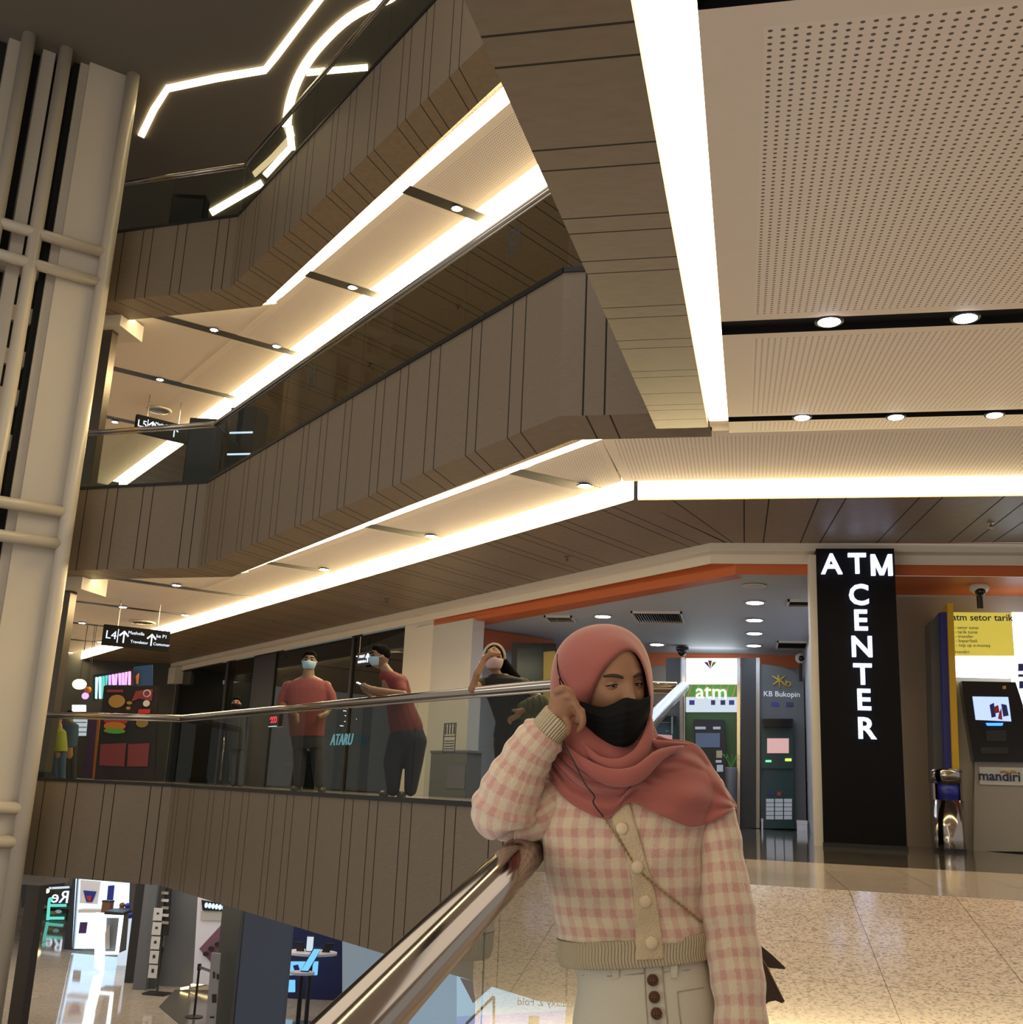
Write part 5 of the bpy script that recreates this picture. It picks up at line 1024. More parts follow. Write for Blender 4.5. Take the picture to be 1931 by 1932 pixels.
def simple_face(mb_e, c, fwd, right, up, r, m_parent, t):
    for s in (-1, 1):
        e = c+fwd*r*.93+right*(s*r*.36)+up*(r*.12); mb = MB(); mb.ell(e, (r*.17, r*.17, r*.09), 10, 6); mb.build('eye', 'eye_dark', t, True)
        mb = MB(); mb.tube([e+up*r*.24-right*r*.22+fwd*.0, e+up*r*.30+fwd*r*.04, e+up*r*.24+right*r*.22], r*.06, 6); mb.build('eyebrow', 'hair_black', t, True)
def bg_person(label, px, s, body, shirt, pants, head, yaw, maskm, skin, mats, extra=None, hair='short', z0=Z4, vox=.012):
    p = W(px, 1400, s); t = thing('person', (p.x, p.y, z0), label, 'person')
    hx, hy, hr = head; hs = s
    c = W(hx, hy, hs); r = hr*hs/FPX
    fwd = (-FH*math.cos(yaw)+RH*math.sin(yaw)).normalized(); right = Vector((-fwd.y, fwd.x, 0)); ax = (right, fwd, U)
    mb = MB(); mb.ell(c, (r*.82, r*1.0, r*1.22), 18, 14, ax=ax); mb.ell(c+fwd*r*.25-U*r*.5, (r*.6, r*.68, r*.62), 14, 10, ax=ax)   # skull and jaw
    mb.ell(c+fwd*r*1.02-U*r*.12, (r*.13, r*.2, r*.24), 10, 8, ax=ax)
    for k in (-1, 1): mb.ell(c+right*k*r*.84-U*r*.05, (r*.1, r*.16, r*.26), 8, 6, ax=ax)
    for l in body: limb(mb, l) if isinstance(l, list) else None
    fuse(mb, 'body', skin, t, vox, 2)
    simple_face(mb, c, fwd, right, U, r, None, t)
    if maskm:
        mb = MB(); n = 9; R_ = []
        for i in range(7):
            v = i/6; z = lerp(-.05, -.95, v)*r; row = []
            for j in range(n):
                a = lerp(-1.25, 1.25, j/(n-1)); w_ = math.sqrt(max(.1, 1-(z/(1.3*r))**2)); bulge = 1.04+.16*math.exp(-(a/.4)**2)*math.sin(math.pi*min(1, v*1.1))
                row.append(c+(right*math.sin(a)*.90+fwd*math.cos(a)*1.08*bulge)*(r*w_)+U*(z+(.12*r if abs(a) < .3 and i == 0 else 0)))
            R_.append(row)
        mb.rings(R_, False, False); o = mb.build('face_mask', maskm, t, True, fix=False); bake(o, [('SOLIDIFY', dict(thickness=.006, offset=0))])
        for k in (-1, 1): mb = MB(); mb.tube([c+right*k*r*.86-U*r*.1+fwd*r*.5, c+right*k*r*.95+U*r*.02], .004, 5); mb.build('mask_loop', maskm, t)
    if hair == 'short':
        mb = MB(); mb.ell(c+U*r*.42-fwd*r*.18, (r*.88, r*1.0, r*.95), 18, 12, ax=ax); mb.ell(c+U*r*.95+fwd*r*.45, (r*.62, r*.5, r*.36), 14, 8, ax=ax); fuse(mb, 'hair', 'hair_black', t, vox*.8, 1)
    for nm, parts, m_ in (('shirt', shirt, mats[0]), ('trousers', pants, mats[1])):
        mb = MB()
        for q in parts:
            if q[0] == 'rows': rows(mb, q[1])
            else: limb(mb, q)
        if parts: fuse(mb, nm, m_, t, vox, 3)
    if extra: extra(t, c, r, fwd, right)
    return t
def shoes(t, pts, s):
    for k, (x, y, dx) in enumerate(pts):
        c = W(x, y, s); mb = MB(); mb.ell(Vector((c.x, c.y, Z4+.045))-FH*.05+RH*dx*.05, (.055, .13, .045), 14, 8, ax=(RH, FH, U)); mb.build('shoe', 'shoe_dark', t, True)
# --- man in rose shirt
s = 14.95
bg_person('man in a rose T-shirt and pale blue mask standing behind the rail, facing us', 578, s,
    [[(583, 1262, s, 10), (582, 1284, s, 12)], [(560, 1290, s, 9), (582, 1280, s, 10), (604, 1290, s, 9)], [(541, 1294, s, 8), (531, 1326, s, 6.5), (546, 1342, s-.25, 5.5), (560, 1350, s-.35, 5)], [(560, 1350, s-.35, 5), (561, 1361, s-.36, 4.5)],
     [(618, 1294, s, 8), (627, 1330, s, 6.5), (614, 1348, s-.25, 5.5), (602, 1352, s-.32, 5)], [(582, 1290, s, 14), (580, 1380, s, 20)], [(568, 1385, s, 10), (566, 1486, s, 6)], [(597, 1385, s, 10), (600, 1486, s, 6)]],
    [('rows', [(1280, 566, 600, .08, s), (1285, 550, 613, .11, s), (1292, 542, 619, .13, s), (1300, 538, 622, .145, s), (1330, 541, 618, .16, s), (1360, 545, 614, .165, s), (1390, 547, 612, .16, s)]),
     [(546, 1295, s, 11), (536, 1312, s, 10.5), (531, 1328, s, 9)], [(614, 1295, s, 11), (624, 1312, s, 10.5), (629, 1330, s, 9)]],
    [('rows', [(1384, 549, 611, .15, s), (1400, 550, 612, .15, s), (1412, 552, 611, .14, s)]), [(566, 1400, s, 14), (566, 1440, s, 12), (564, 1480, s, 9)], [(597, 1400, s, 14), (600, 1440, s, 12), (602, 1480, s, 9)]],
    (584, 1248, 15.5), .12, 'mask_blue', 'skin_dark', ('shirt_rose', 'trouser_dark'), lambda t, c, r, f, R: shoes(t, [(565, 1490, -1), (602, 1490, 1)], s))
# --- man with the phone, leaning and facing left
s = 12.75
def phone_extra(t, c, r, f, R):
    shoes(t, [(742, 1500, -2), (775, 1500, -2)], s)
    p = W(684, 1294, s-.33); tt = thing('mobile_phone', p, 'black mobile phone held by the leaning man in the dark red shirt', 'phone'); mb = MB(); mb.obox(p, (RH*.07+U*-.03), FH*.035+U*.01, (RH*.03+U*.07)*.09); mb.build('phone_case', 'phone_black', tt)
    mb = MB(); mb.obox(p+U*.009, (RH*.064+U*-.027), FH*.031+U*.009, (RH*.03+U*.07)*.02); mb.build('phone_screen', 'screen_dark', tt)
bg_person('man in a dark red T-shirt leaning on the rail, looking down at his phone', 755, s,
    [[(725, 1258, s, 9), (735, 1274, s, 11)], [(756, 1300, s-.1, 10), (762, 1311, s-.25, 8), (725, 1305, s-.3, 7), (698, 1300, s-.33, 6)], [(698, 1300, s-.33, 6.5), (690, 1296, s-.33, 5.5)], [(688, 1290, s-.33, 2.4), (682, 1291, s-.34, 2.2)], [(688, 1294, s-.33, 2.4), (681, 1295, s-.34, 2.2)], [(688, 1298, s-.33, 2.4), (682, 1300, s-.34, 2.2)],
     [(742, 1288, s+.15, 10), (715, 1312, s+.0, 8), (690, 1302, s-.2, 6)], [(690, 1302, s-.2, 6), (686, 1294, s-.25, 4)], [(738, 1285, s, 18), (765, 1380, s, 24)], [(752, 1395, s, 14), (742, 1496, s, 7)], [(785, 1390, s, 14), (775, 1496, s, 7)]],
    [[(731, 1276, s, 13.5), (750, 1290, s-.08, 17)], [(728, 1276, s, 13), (740, 1283, s, 17), (750, 1292, s, 22), (752, 1312, s, 25), (757, 1340, s, 27), (765, 1368, s, 31), (769, 1380, s, 31)], [(752, 1294, s-.1, 15), (758, 1306, s-.2, 12)], [(742, 1288, s+.15, 14), (728, 1302, s+.05, 11)]],
    [[(768, 1385, s, 32), (772, 1392, s, 31)], [(756, 1398, s, 24), (742, 1440, s, 19), (742, 1490, s, 12)], [(784, 1398, s, 22), (781, 1440, s, 17), (775, 1490, s, 12)]],
    (717, 1240, 17.5), -1.15, 'mask_blue', 'skin_dark', ('shirt_red', 'trouser_navy'), phone_extra)
# --- woman with headband
s = 10.95
def w2(t, c, r, f, R):
    shoes(t, [(958, 1500, 0), (1000, 1500, 0)], s)
    mb = MB(); ax = (R, f, U); mb.ell(c+U*r*.30-f*r*.2, (r*.93, r*1.02, r*1.08), 18, 12, ax=ax)
    limb(mb, [(948, 1250, s+.08, 11), (960, 1268, s+.12, 12), (975, 1285, s+.12, 12), (985, 1310, s+.15, 9)]); fuse(mb, 'hair', 'hair_black', t, .01, 2)
    mb = MB(); mb.tube([c+R*(r*1.0*math.cos(a))+U*(r*1.32*math.sin(a))+f*r*.25 for a in [math.pi*(k/16)*1.0 for k in range(17)]], r*.13, 10); mb.build('headband', 'headband_cream', t, True)
    mb = MB(); limb(mb, [(1020, 1326, s-.35, 16), (1005, 1332, s-.38, 17), (990, 1338, s-.38, 15), (983, 1346, s-.38, 12)]); fuse(mb, 'draped_jacket', 'olive_cloth', t, .01, 2)
    mb = MB()
    for k in range(3): mb.tube(crv([W(1018-k*11, 1312+k*3, s-.52), W(1023-k*11, 1330+k*4, s-.56), W(1014-k*11, 1345+k*4, s-.5)], 8), .012, 6)
    mb.build('jacket_fold', 'olive_cloth', t, True)
bg_person('woman in black with a cream headband, hand on her forehead and elbow on the rail', 965, s,
    [[(935, 1262, s, 8), (940, 1282, s, 9)], [(908, 1290, s-.05, 9), (892, 1300, s-.30, 9), (900, 1272, s-.32, 7.5), (914, 1245, s-.25, 6)], [(914, 1243, s-.25, 6.5), (926, 1234, s-.27, 6)], [(926, 1230, s-.27, 3), (944, 1234, s-.25, 2.6)], [(922, 1228, s-.27, 3), (934, 1221, s-.22, 2.6)], [(926, 1234, s-.27, 3), (940, 1238, s-.25, 2.6)],
     [(990, 1288, s+.1, 9), (1022, 1322, s-.2, 8), (1000, 1335, s-.4, 7), (980, 1343, s-.45, 6)], [(980, 1342, s-.45, 5), (968, 1340, s-.46, 3)], [(980, 1348, s-.45, 4), (962, 1354, s-.46, 2.6)], [(980, 1350, s-.45, 4), (966, 1360, s-.46, 2.4)],
     [(950, 1290, s, 20), (965, 1380, s, 22)], [(952, 1400, s, 13), (958, 1500, s, 7)], [(985, 1400, s, 13), (1000, 1500, s, 7)]],
    [('rows', [(1272, 925, 955, .06, s), (1282, 912, 990, .11, s), (1300, 912, 998, .12, s), (1330, 924, 992, .12, s), (1362, 935, 990, .11, s), (1392, 930, 1008, .13, s)]), [(914, 1288, s, 12), (904, 1294, s-.12, 11)], [(986, 1290, s+.05, 13), (1004, 1306, s-.02, 11)]],
    [('rows', [(1388, 932, 1008, .13, s), (1410, 932, 1010, .13, s)]), [(950, 1402, s, 19), (952, 1450, s, 16), (958, 1494, s, 11)], [(990, 1402, s, 19), (996, 1450, s, 16), (1000, 1494, s, 11)]],
    (932, 1243, 20.5), .10, 'mask_pink', 'skin', ('black_cloth', 'black_cloth'), w2, hair=None)
# --- people inside / far left
s = 18.5
bg_person('person in dark clothes and black mask, dim in the shop left of the rose shirt', 446, s,
    [[(446, 1340, s, 5), (446, 1352, s, 6)], [(446, 1355, s, 10), (446, 1400, s, 11)], [(441, 1400, s, 6), (441, 1480, s, 4)], [(452, 1400, s, 6), (452, 1480, s, 4)]],
    [('rows', [(1346, 440, 452, .06, s), (1352, 428, 464, .12, s), (1380, 429, 463, .13, s), (1415, 430, 462, .13, s)])], [[(441, 1412, s, 9), (441, 1478, s, 6)], [(452, 1412, s, 9), (452, 1478, s, 6)]],
    (446, 1328, 10), .1, 'mask_black', 'skin', ('black_cloth', 'trouser_dark'))
s = 20.5
mat('shirt_lime', (.2, .22, .03), .85); mat('cloth_blue', (.03, .06, .12), .85)
bg_person('person in a lime green top seen through the glass right beside the white column', 112, s,
    [[(112, 1368, s, 5), (112, 1376, s, 6)], [(112, 1385, s, 8), (112, 1425, s, 9)], [(107, 1425, s, 5), (107, 1475, s, 4)], [(117, 1425, s, 5), (117, 1475, s, 4)]],
    [('rows', [(1374, 107, 118, .06, s), (1380, 98, 124, .12, s), (1400, 98, 126, .14, s), (1418, 98, 127, .14, s)])], [[(107, 1420, s, 8), (107, 1474, s, 6)], [(117, 1420, s, 8), (117, 1474, s, 6)]],
    (110, 1358, 8), .5, None, 'skin', ('shirt_lime', 'cloth_blue'), vox=.015)
s = 22
bg_person('person in dark blue with bent head behind the person in lime green', 134, s,
    [[(134, 1362, s, 5), (134, 1370, s, 6)], [(134, 1375, s, 9), (134, 1425, s, 9)], [(130, 1425, s, 5), (130, 1470, s, 4)], [(139, 1425, s, 5), (139, 1470, s, 4)]],
    [('rows', [(1362, 128, 140, .07, s), (1368, 119, 148, .13, s), (1390, 119, 147, .14, s), (1410, 122, 144, .13, s)])], [[(130, 1412, s, 7), (130, 1468, s, 5)], [(139, 1412, s, 7), (139, 1468, s, 5)]],
    (131, 1352, 8.5), .6, None, 'skin', ('cloth_blue', 'trouser_dark'), vox=.015)
# ================================================================= MAIN WOMAN
SW = 2.62; K = SW/FPX
lady = thing('person', (W(1190, 1800, SW).x, W(1190, 1800, SW).y, ramp_z(2.6)), 'woman in rose headscarf, black mask and checked cardigan leaning her elbow on the near rail', 'person')
Hc = W(1148, 1293, SW)
yw = math.radians(24); tl = math.radians(8)
HF = (-FH*math.cos(yw)+RH*math.sin(yw)-U*.10).normalized(); HU = (U*math.cos(tl)-RH*math.sin(tl)); HU = (HU-HF*HU.dot(HF)).normalized(); HX = HU.cross(HF)*-1     # HX points to viewer right
if HX.dot(RH) < 0: HX = -HX
def HL(x, y, z): return Hc+HX*x+HF*y+HU*z
def headgrid():
    n, m = 96, 72; R = []
    for i in range(1, m):
        th = math.pi*i/m; r = []
        for j in range(n):
            ph = 2*math.pi*j/n; x = .079*math.sin(th)*math.cos(ph); y = .098*math.sin(th)*math.sin(ph); z = -.128*math.cos(th)
            if z < 0: q = (-z/.128); x *= 1-.34*q*q; y = y*(1-.10*q*q)+(.012*q if y > 0 else .03*q*q)
            if y > 0:
                f = max(0, y/.1)
                nose = math.exp(-(x/.011)**2)*(.024*math.exp(-((z+.036)/.014)**2)+.013*math.exp(-((z+.012)/.022)**2))
                for s in (-1, 1):
                    nose -= .011*math.exp(-((x-s*.032)/.017)**2-((z-.004)/.012)**2)
                    nose += .004*math.exp(-((x-s*.03)/.02)**2-((z-.027)/.008)**2)
                    nose += .006*math.exp(-((x-s*.042)/.02)**2-((z+.028)/.02)**2)
                nose += .006*math.exp(-(x/.02)**2-((z+.066)/.008)**2)+.008*math.exp(-(x/.02)**2-((z+.105)/.014)**2)
                y += nose*min(1, f*1.6)
            r.append(HL(x, y, z))
        R.append(r)
    return R
mbh = MB(); mbh.rings(headgrid(), True, True)
hb = BVHTree.FromPolygons([v[:] for v in mbh.v], mbh.f)
def hfront(x, z):     # point on the face at head-local x, z
    h = hb.ray_cast(HL(x, .3, z), -HF); return h[0] if h[0] else HL(x, .09, z)
# body: head, neck, trunk, arms and legs in one skin
mb = MB(); mb.rings(headgrid(), True, True)
for s in (-1, 1): mb.ell(HL(s*.079, -.005, -.012), (.012, .018, .03), 10, 8, ax=(HX, HF, HU))
limb(mb, [(1150, 1350, SW+.02, 42), (1165, 1450, SW+.02, 44)])
rows(mb, [(1440, 1080, 1300, .05, SW+.02), (1480, 1050, 1335, .075, SW+.02), (1560, 1050, 1310, .09, SW), (1700, 1065, 1300, .085, SW), (1800, 1085, 1320, .09, SW), (1900, 1105, 1335, .11, SW), (2000, 1100, 1345, .11, SW)])
limb(mb, [(1066, 1478, SW, 34), (1000, 1530, SW-.02, 30), (955, 1556, SW-.03, 27), (975, 1490, SW-.06, 26), (1020, 1405, SW-.09, 22), (1058, 1354, SW-.10, 19)])
limb(mb, [(1328, 1480, SW, 32), (1358, 1600, SW-.02, 30), (1376, 1750, SW-.05, 28), (1392, 1880, SW-.09, 23), (1398, 1990, SW-.11, 19)])
limb(mb, [(1150, 1990, SW, 60), (1152, 2180, SW, 42), (1155, 2400, SW, 28)]); limb(mb, [(1290, 1990, SW, 60), (1292, 2180, SW, 42), (1295, 2400, SW, 28)])
hs = SW-.135
# right hand, loosely closed against the cheek
mb.ell(W(1064, 1328, hs+.004), (.033, .017, .032), 18, 12, ax=((RH*.8-U*.6), FH, (RH*.6+U*.8)))
mb.ell(W(1058, 1340, hs+.005), (.030, .020, .030), 16, 10, ax=(RH, FH, U))
for i in range(4):
    q = [(1047+13.5*i, 1307+10*i, hs-.004), (1063+11.5*i, 1299+14.5*i, hs-.016), (1081+6.5*i, 1311+18*i, hs-.014), (1079+4*i, 1331+16*i, hs+.006)]
    mb.tube(crv([W(*p) for p in q], 9), [.0085, .0085, .0088, .0083, .008, .0078, .0074, .007, .006], 10)
    mb.ell(W(*q[3]), .0062, 8, 6); mb.ell(W(*q[1]), .0095, 10, 6)
mb.tube(crv([W(1054, 1345, hs+.01), W(1066, 1356, hs-.004), W(1074, 1369, hs-.004), W(1072, 1382, hs+.004)], 8), [.012, .011, .0105, .010, .0095, .009, .0085, .007], 10); mb.ell(W(1072, 1382, hs+.004), .0075, 8, 6)
# left hand hanging
lh = SW-.12
mb.ell(W(1400, 2030, lh), (.036, .018, .046), 16, 10, ax=(RH, FH, U))
for i in range(4): q = [W(1384+11*i, 2055, lh), W(1382+11*i, 2085, lh-.01), W(1384+10*i, 2112-abs(i-1.5)*6, lh)]; mb.tube(crv(q, 6), [.009, .009, .0085, .008, .0075, .006], 8)
mb.tube(crv([W(1378, 2020, lh), W(1364, 2045, lh-.01), W(1362, 2068, lh-.01)], 6), [.012, .011, .010, .0095, .009, .007], 8)
fuse(mb, 'body', 'skin', lady, .0031, 2)
# eyes, brows
for s in (-1, 1):
    ex = s*.0315; c0 = hfront(ex, .003); c = c0-HF*.0065
    eye = MB(); eye.ell(c, .0125, 18, 12, ax=(HX, HU, HF)); e = eye.build('eye', 'eye_white', lady, True)
    mb = MB(); gz = (HF*.75-FH*.45).normalized(); mb.ell(c+gz*.0095, (.0058, .0058, .0036), 14, 8, ax=(HX, HU, HF)); mb.build('iris', 'eye_dark', e, True)
    for nm, a0, a1, mm, r_ in (('upper_eyelid', 13, 100, 'skin', .0138), ('lower_eyelid', -10, -85, 'skin', .0136)):
        R_ = []
        for i in range(8):
            a = math.radians(lerp(a0, a1, i/7)); row = []
            for j in range(11):
                b_ = math.radians(lerp(-86, 86, j/10)); squ = 1-.0*abs(b_); aa = a*math.cos(b_)**.6 if i == 0 else a
                row.append(c+HX*(r_*1.15*math.sin(b_))+(HF*math.cos(aa)+HU*math.sin(aa))*(r_*math.cos(b_)))
            R_.append(row)
        mb = MB(); mb.rings(R_, False, False); o = mb.build(nm, mm, e, True, fix=False); bake(o, [('SOLIDIFY', dict(thickness=.0012, offset=0))])
        mb = MB(); mb.tube([p+HF*.0006 for p in R_[0]], .0011 if a0 > 0 else .0005, 6); mb.build('eyelashes', 'hair_black', e, True)
    mb = MB(); pts = []
    for k in range(9): q = k/8; x = s*lerp(.014, .052, q); z = .021+.008*math.sin(math.pi*min(1, q*1.15)*.62)-.003*q; pts.append(hfront(x, z)+HF*.0006)
    mb.tube(pts, [(.0036*(.5+math.sin(math.pi*(.15+.75*k/8))*.7), .0012) for k in range(9)], 8, up=HU); mb.build('eyebrow', 'brow_brown', lady, True)
# hood of the headscarf: from the face opening out to the silhouette and round the back
OP = [(1188, 1222), (1172, 1230), (1159, 1241), (1141, 1261), (1131, 1278), (1120, 1300), (1112, 1326), (1106, 1350), (1112, 1378), (1135, 1402), (1165, 1414), (1192, 1410), (1214, 1384), (1225, 1348), (1227, 1312), (1223, 1292), (1218, 1266), (1206, 1236)]
SI = [(1140, 1175), (1163, 1178), (1185, 1187), (1206, 1203), (1222, 1232), (1230, 1265), (1233, 1310), (1231, 1350), (1224, 1385), (1200, 1422), (1165, 1436), (1120, 1432), (1080, 1412), (1053, 1385), (1042, 1345), (1037, 1300), (1040, 1258), (1050, 1224), (1072, 1197), (1104, 1180)]
def polr(poly, c, ang):
    d = (math.cos(ang), math.sin(ang)); best = None
    for (x0, y0), (x1, y1) in zip(poly, poly[1:]+poly[:1]):
        ex_, ey = x1-x0, y1-y0; den = d[0]*ey-d[1]*ex_
        if abs(den) < 1e-9: continue
        t_ = ((x0-c[0])*ey-(y0-c[1])*ex_)/den; u_ = ((x0-c[0])*d[1]-(y0-c[1])*d[0])/den
        if t_ > 0 and -1e-6 <= u_ <= 1+1e-6: best = t_ if best is None else max(best, t_)
    return best
N_ = 72; co, cs = (1174, 1312), (1142, 1302)
def smooth_r(poly, c):
    r = [polr(poly, c, 2*math.pi*k/N_) for k in range(N_)]
    for _ in range(2): r = [(r[k-1]+2*r[k]+r[(k+1) % N_])/4 for k in range(N_)]
    return r
ro, rs = smooth_r(OP, co), smooth_r(SI, cs)
def facedepth(px, py):
    d = ray(px, py).normalized(); h = hb.ray_cast(Vector((0, 0, 0)), d); return h[0].dot(FH) if h[0] is not None else None
fd = [facedepth(co[0]+ro[k]*math.cos(2*math.pi*k/N_), co[1]+ro[k]*math.sin(2*math.pi*k/N_)) for k in range(N_)]
fd = [f if f is not None else SW-.055 for f in fd]
for _ in range(5): fd = [(fd[k-1]+2*fd[k]+fd[(k+1) % N_])/4 for k in range(N_)]
R_ = []; sS = SW+.035
for (t_, push) in ((0, .004), (0, -.006), (.035, -.013), (.09, -.014), (.2, -.012), (.35, -.008), (.5, -.004), (.65, 0), (.8, 0), (.92, 0), (1, 0)):
    r = []
    for k in range(N_):
        a = 2*math.pi*k/N_; ox, oy = co[0]+ro[k]*math.cos(a), co[1]+ro[k]*math.sin(a); sx_, sy_ = cs[0]+rs[k]*math.cos(a), cs[1]+rs[k]*math.sin(a)
        x = lerp(ox, sx_, t_); y = lerp(oy, sy_, t_); e_ = 1-math.sqrt(max(0, 1-t_*t_))
        wave = .0022*math.sin(3*a+8*t_)*math.sin(math.pi*t_)+.0016*math.sin(7*a+3*t_+.7)*math.sin(math.pi*t_)
        r.append(W(x, y, lerp(fd[k], sS, e_)+push+wave))
    R_.append(r)
for q, dz in ((.93, .05), (.78, .09), (.5, .118), (.2, .128)):
    R_.append([W(cs[0]+rs[k]*q*math.cos(2*math.pi*k/N_), cs[1]+rs[k]*q*math.sin(2*math.pi*k/N_), sS+dz) for k in range(N_)])
mb = MB(); mb.rings(R_, True, False); mb.poly(R_[-1])
scarf = mb.build('headscarf', 'hijab_rose', lady, True); bake(scarf, [('SOLIDIFY', dict(thickness=.003, offset=0)), ('SUBSURF', dict(levels=1))])
# scarf round the neck
mb = MB()
L_ = [(1372, 1052, 1228, .075, SW), (1392, 1044, 1236, .088, SW), (1412, 1040, 1240, .098, SW), (1436, 1034, 1262, .108, SW), (1462, 1034, 1300, .112, SW+.005), (1490, 1048, 1325, .108, SW+.01)]
R_ = []
for i, (py, xl, xr, hd, s) in enumerate(L_):
    a, b = W(xl, py, s), W(xr, py, s); c = (a+b)/2; hx = (b-a)/2; r = []
    for j in range(96):
        t_ = 2*math.pi*j/96; f = 1+.045*math.sin(5*t_+i*1.1)+.03*math.sin(11*t_-i*.8); r.append(c+hx*(math.cos(t_)*(1 if j % 96 in (0, 48) else f))-FH*(hd*math.sin(t_)*f)+U*(.010*math.sin(3*t_+i)))
    R_.append(r)
mb.rings(R_, True, False); o = mb.build('neck_wrap', 'hijab_rose', scarf, True); bake(o, [('SUBSURF', dict(levels=1))])
mb = MB()       # second fold rolled under the chin to the shoulder
for j, (pts, rr_) in enumerate((([(1098, 1400, SW-.085), (1130, 1436, SW-.115), (1172, 1446, SW-.13), (1208, 1424, SW-.12), (1226, 1380, SW-.09), (1226, 1345, SW-.05)], .016),
                      ([(1060, 1402, SW-.07), (1100, 1440, SW-.118), (1150, 1466, SW-.14), (1200, 1462, SW-.15), (1245, 1425, SW-.12), (1290, 1408, SW-.07)], .017),
                      ([(1240, 1384, SW-.07), (1232, 1400, SW-.09), (1256, 1404, SW-.09), (1300, 1404, SW-.05)], .011))):
    P_ = crv([W(*p) for p in pts], 26); mb.tube(P_, [(rr_*(.12+1.1*math.sin(math.pi*k/25)), rr_*(.1+.5*math.sin(math.pi*k/25)**.5)) for k in range(26)], 14)
mb.build('chin_fold', 'hijab_rose', scarf, True)
# black mask worn over the scarf
tp = crv([(1088, 1320, 0), (1100, 1325, 0), (1118, 1331, 0), (1137, 1334, 0), (1158, 1327, 0), (1172, 1319, 0), (1183, 1316, 0), (1195, 1318, 0), (1210, 1319, 0), (1228, 1312, 0)], 40)
bt = crv([(1090, 1336, 0), (1098, 1358, 0), (1112, 1376, 0), (1134, 1393, 0), (1154, 1405, 0), (1168, 1409, 0), (1184, 1409, 0), (1198, 1400, 0), (1214, 1378, 0), (1227, 1346, 0)], 40)
R_ = []
for i in range(25):
    v_ = i/24; r = []
    for k in range(40):
        x = lerp(tp[k].x, bt[k].x, v_); y = lerp(tp[k].y, bt[k].y, v_); xr_ = lerp(1184, 1176, v_); dx = x-xr_
        dd = .086*(abs(dx)/95)**1.35 if dx < 0 else .060*(dx/46)**1.3
        sn = SW-.152+.034*max(0, (v_-.35)/.65)**2+.016*max(0, (.3-v_)/.3)
        r.append(W(x, y, sn+dd+.0012*math.sin(40*v_+dx*.05)))
    R_.append(r)
mb = MB(); mb.rings(R_, False, False); msk = mb.build('face_mask', 'mask_black', lady, True); bake(msk, [('SOLIDIFY', dict(thickness=.003, offset=0)), ('SUBSURF', dict(levels=1))])
mb = MB(); mb.tube(crv([W(1090, 1322, SW-.07), W(1074, 1306, SW-.06), W(1060, 1284, SW-.055), W(1053, 1262, SW-.03), W(1052, 1235, SW+.0)], 18), .0016, 6); mb.tube(crv([W(1092, 1334, SW-.068), W(1075, 1322, SW-.07), W(1060, 1300, SW-.06), W(1056, 1280, SW-.05)], 14), .0016, 6); mb.build('ear_cord', 'mask_black', msk, True)
mb = MB(); mb.tube([R_[i][int(lerp(0, 39, (lerp(1184, 1176, i/24)-tp[0].x)/(tp[39].x-tp[0].x)))] for i in range(25)], .0012, 6); mb.build('centre_seam', 'mask_black', msk, True)
# ---- cardigan
TL = [(1428, 1095, 1285, .05, SW+.02), (1446, 1062, 1325, .075, SW+.015), (1470, 1040, 1345, .095, SW+.01), (1510, 1030, 1345, .112, SW), (1560, 1022, 1332, .118, SW), (1620, 1026, 1324, .115, SW), (1680, 1036, 1324, .108, SW), (1730, 1046, 1330, .106, SW), (1768, 1052, 1336, .110, SW)]
def densify(L, n):
    out = []; P_ = crv([Vector((a, b, c)) for a, b, c, d, e in L], n); Q_ = crv([Vector((d, e, 0)) for a, b, c, d, e in L], n)
    for k, (p, q) in enumerate(zip(P_, Q_)): out.append((p.x, p.y+1.2*math.sin(k*.9), p.z+1.5*math.sin(k*.7+1), q.x, q.y))
    return out
TD = densify(TL, 40)
mb = MB(); rows(mb, TD, 96, 2.35, True)
for v in mb.v:      # soft body creases
    d = v.dot(FH); v += FH*(.004*math.sin(v.z*38+v.x*22)+.003*math.sin(v.z*71-v.x*40))
cardi = mb.build('cardigan', 'cardigan_check', lady, True); mb_t = mb; SLV = []
tb = BVHTree.FromPolygons([v[:] for v in mb.v], mb.f)
HL_ = densify([(1762, 1052, 1336, .111, SW), (1780, 1054, 1338, .110, SW), (1800, 1056, 1338, .110, SW), (1812, 1057, 1339, .108, SW)], 10)
HL_ = [(a-(0), b, c, d, e) for a, b, c, d, e in HL_]
mbr = MB(); rows(mbr, HL_, 96, 2.35, True, cap=False)
for v in mbr.v: v += U*(.010*((v-W(1195, 1790, SW)).dot(RH)/.17))
hem = mbr.build('ribbed_hem', 'knit_rib', cardi, True); bake(hem, [('SOLIDIFY', dict(thickness=.005, offset=0))])
tb2 = BVHTree.FromPolygons([v[:] for v in mb.v]+[v[:] for v in mbr.v], mb.f+[[i+len(mb.v) for i in f] for f in mbr.f])
def onT(px, py, off=.004):
    d = ray(px, py).normalized(); h = tb2.ray_cast(Vector((0, 0, 0)), d); q = h[0] if h[0] is not None else W(px, py, SW-.11); return q-d*off
pl = crv([(1152, 1515, 0), (1153, 1540, 0), (1186, 1628, 0), (1197, 1717, 0), (1200, 1813, 0)], 40); prr = crv([(1186, 1500, 0), (1190, 1520, 0), (1213, 1600, 0), (1240, 1700, 0), (1255, 1809, 0)], 40)
R_ = [[onT(lerp(a.x, b.x, j/6), lerp(a.y, b.y, j/6), .005 if 0 < j < 6 else .003) for j in range(7)] for a, b in zip(pl, prr)]
mb = MB(); mb.rings(R_, False, False); o = mb.build('button_band', 'knit_cream', cardi, True); bake(o, [('SOLIDIFY', dict(thickness=.004, offset=0)), ('SUBSURF', dict(levels=1))])
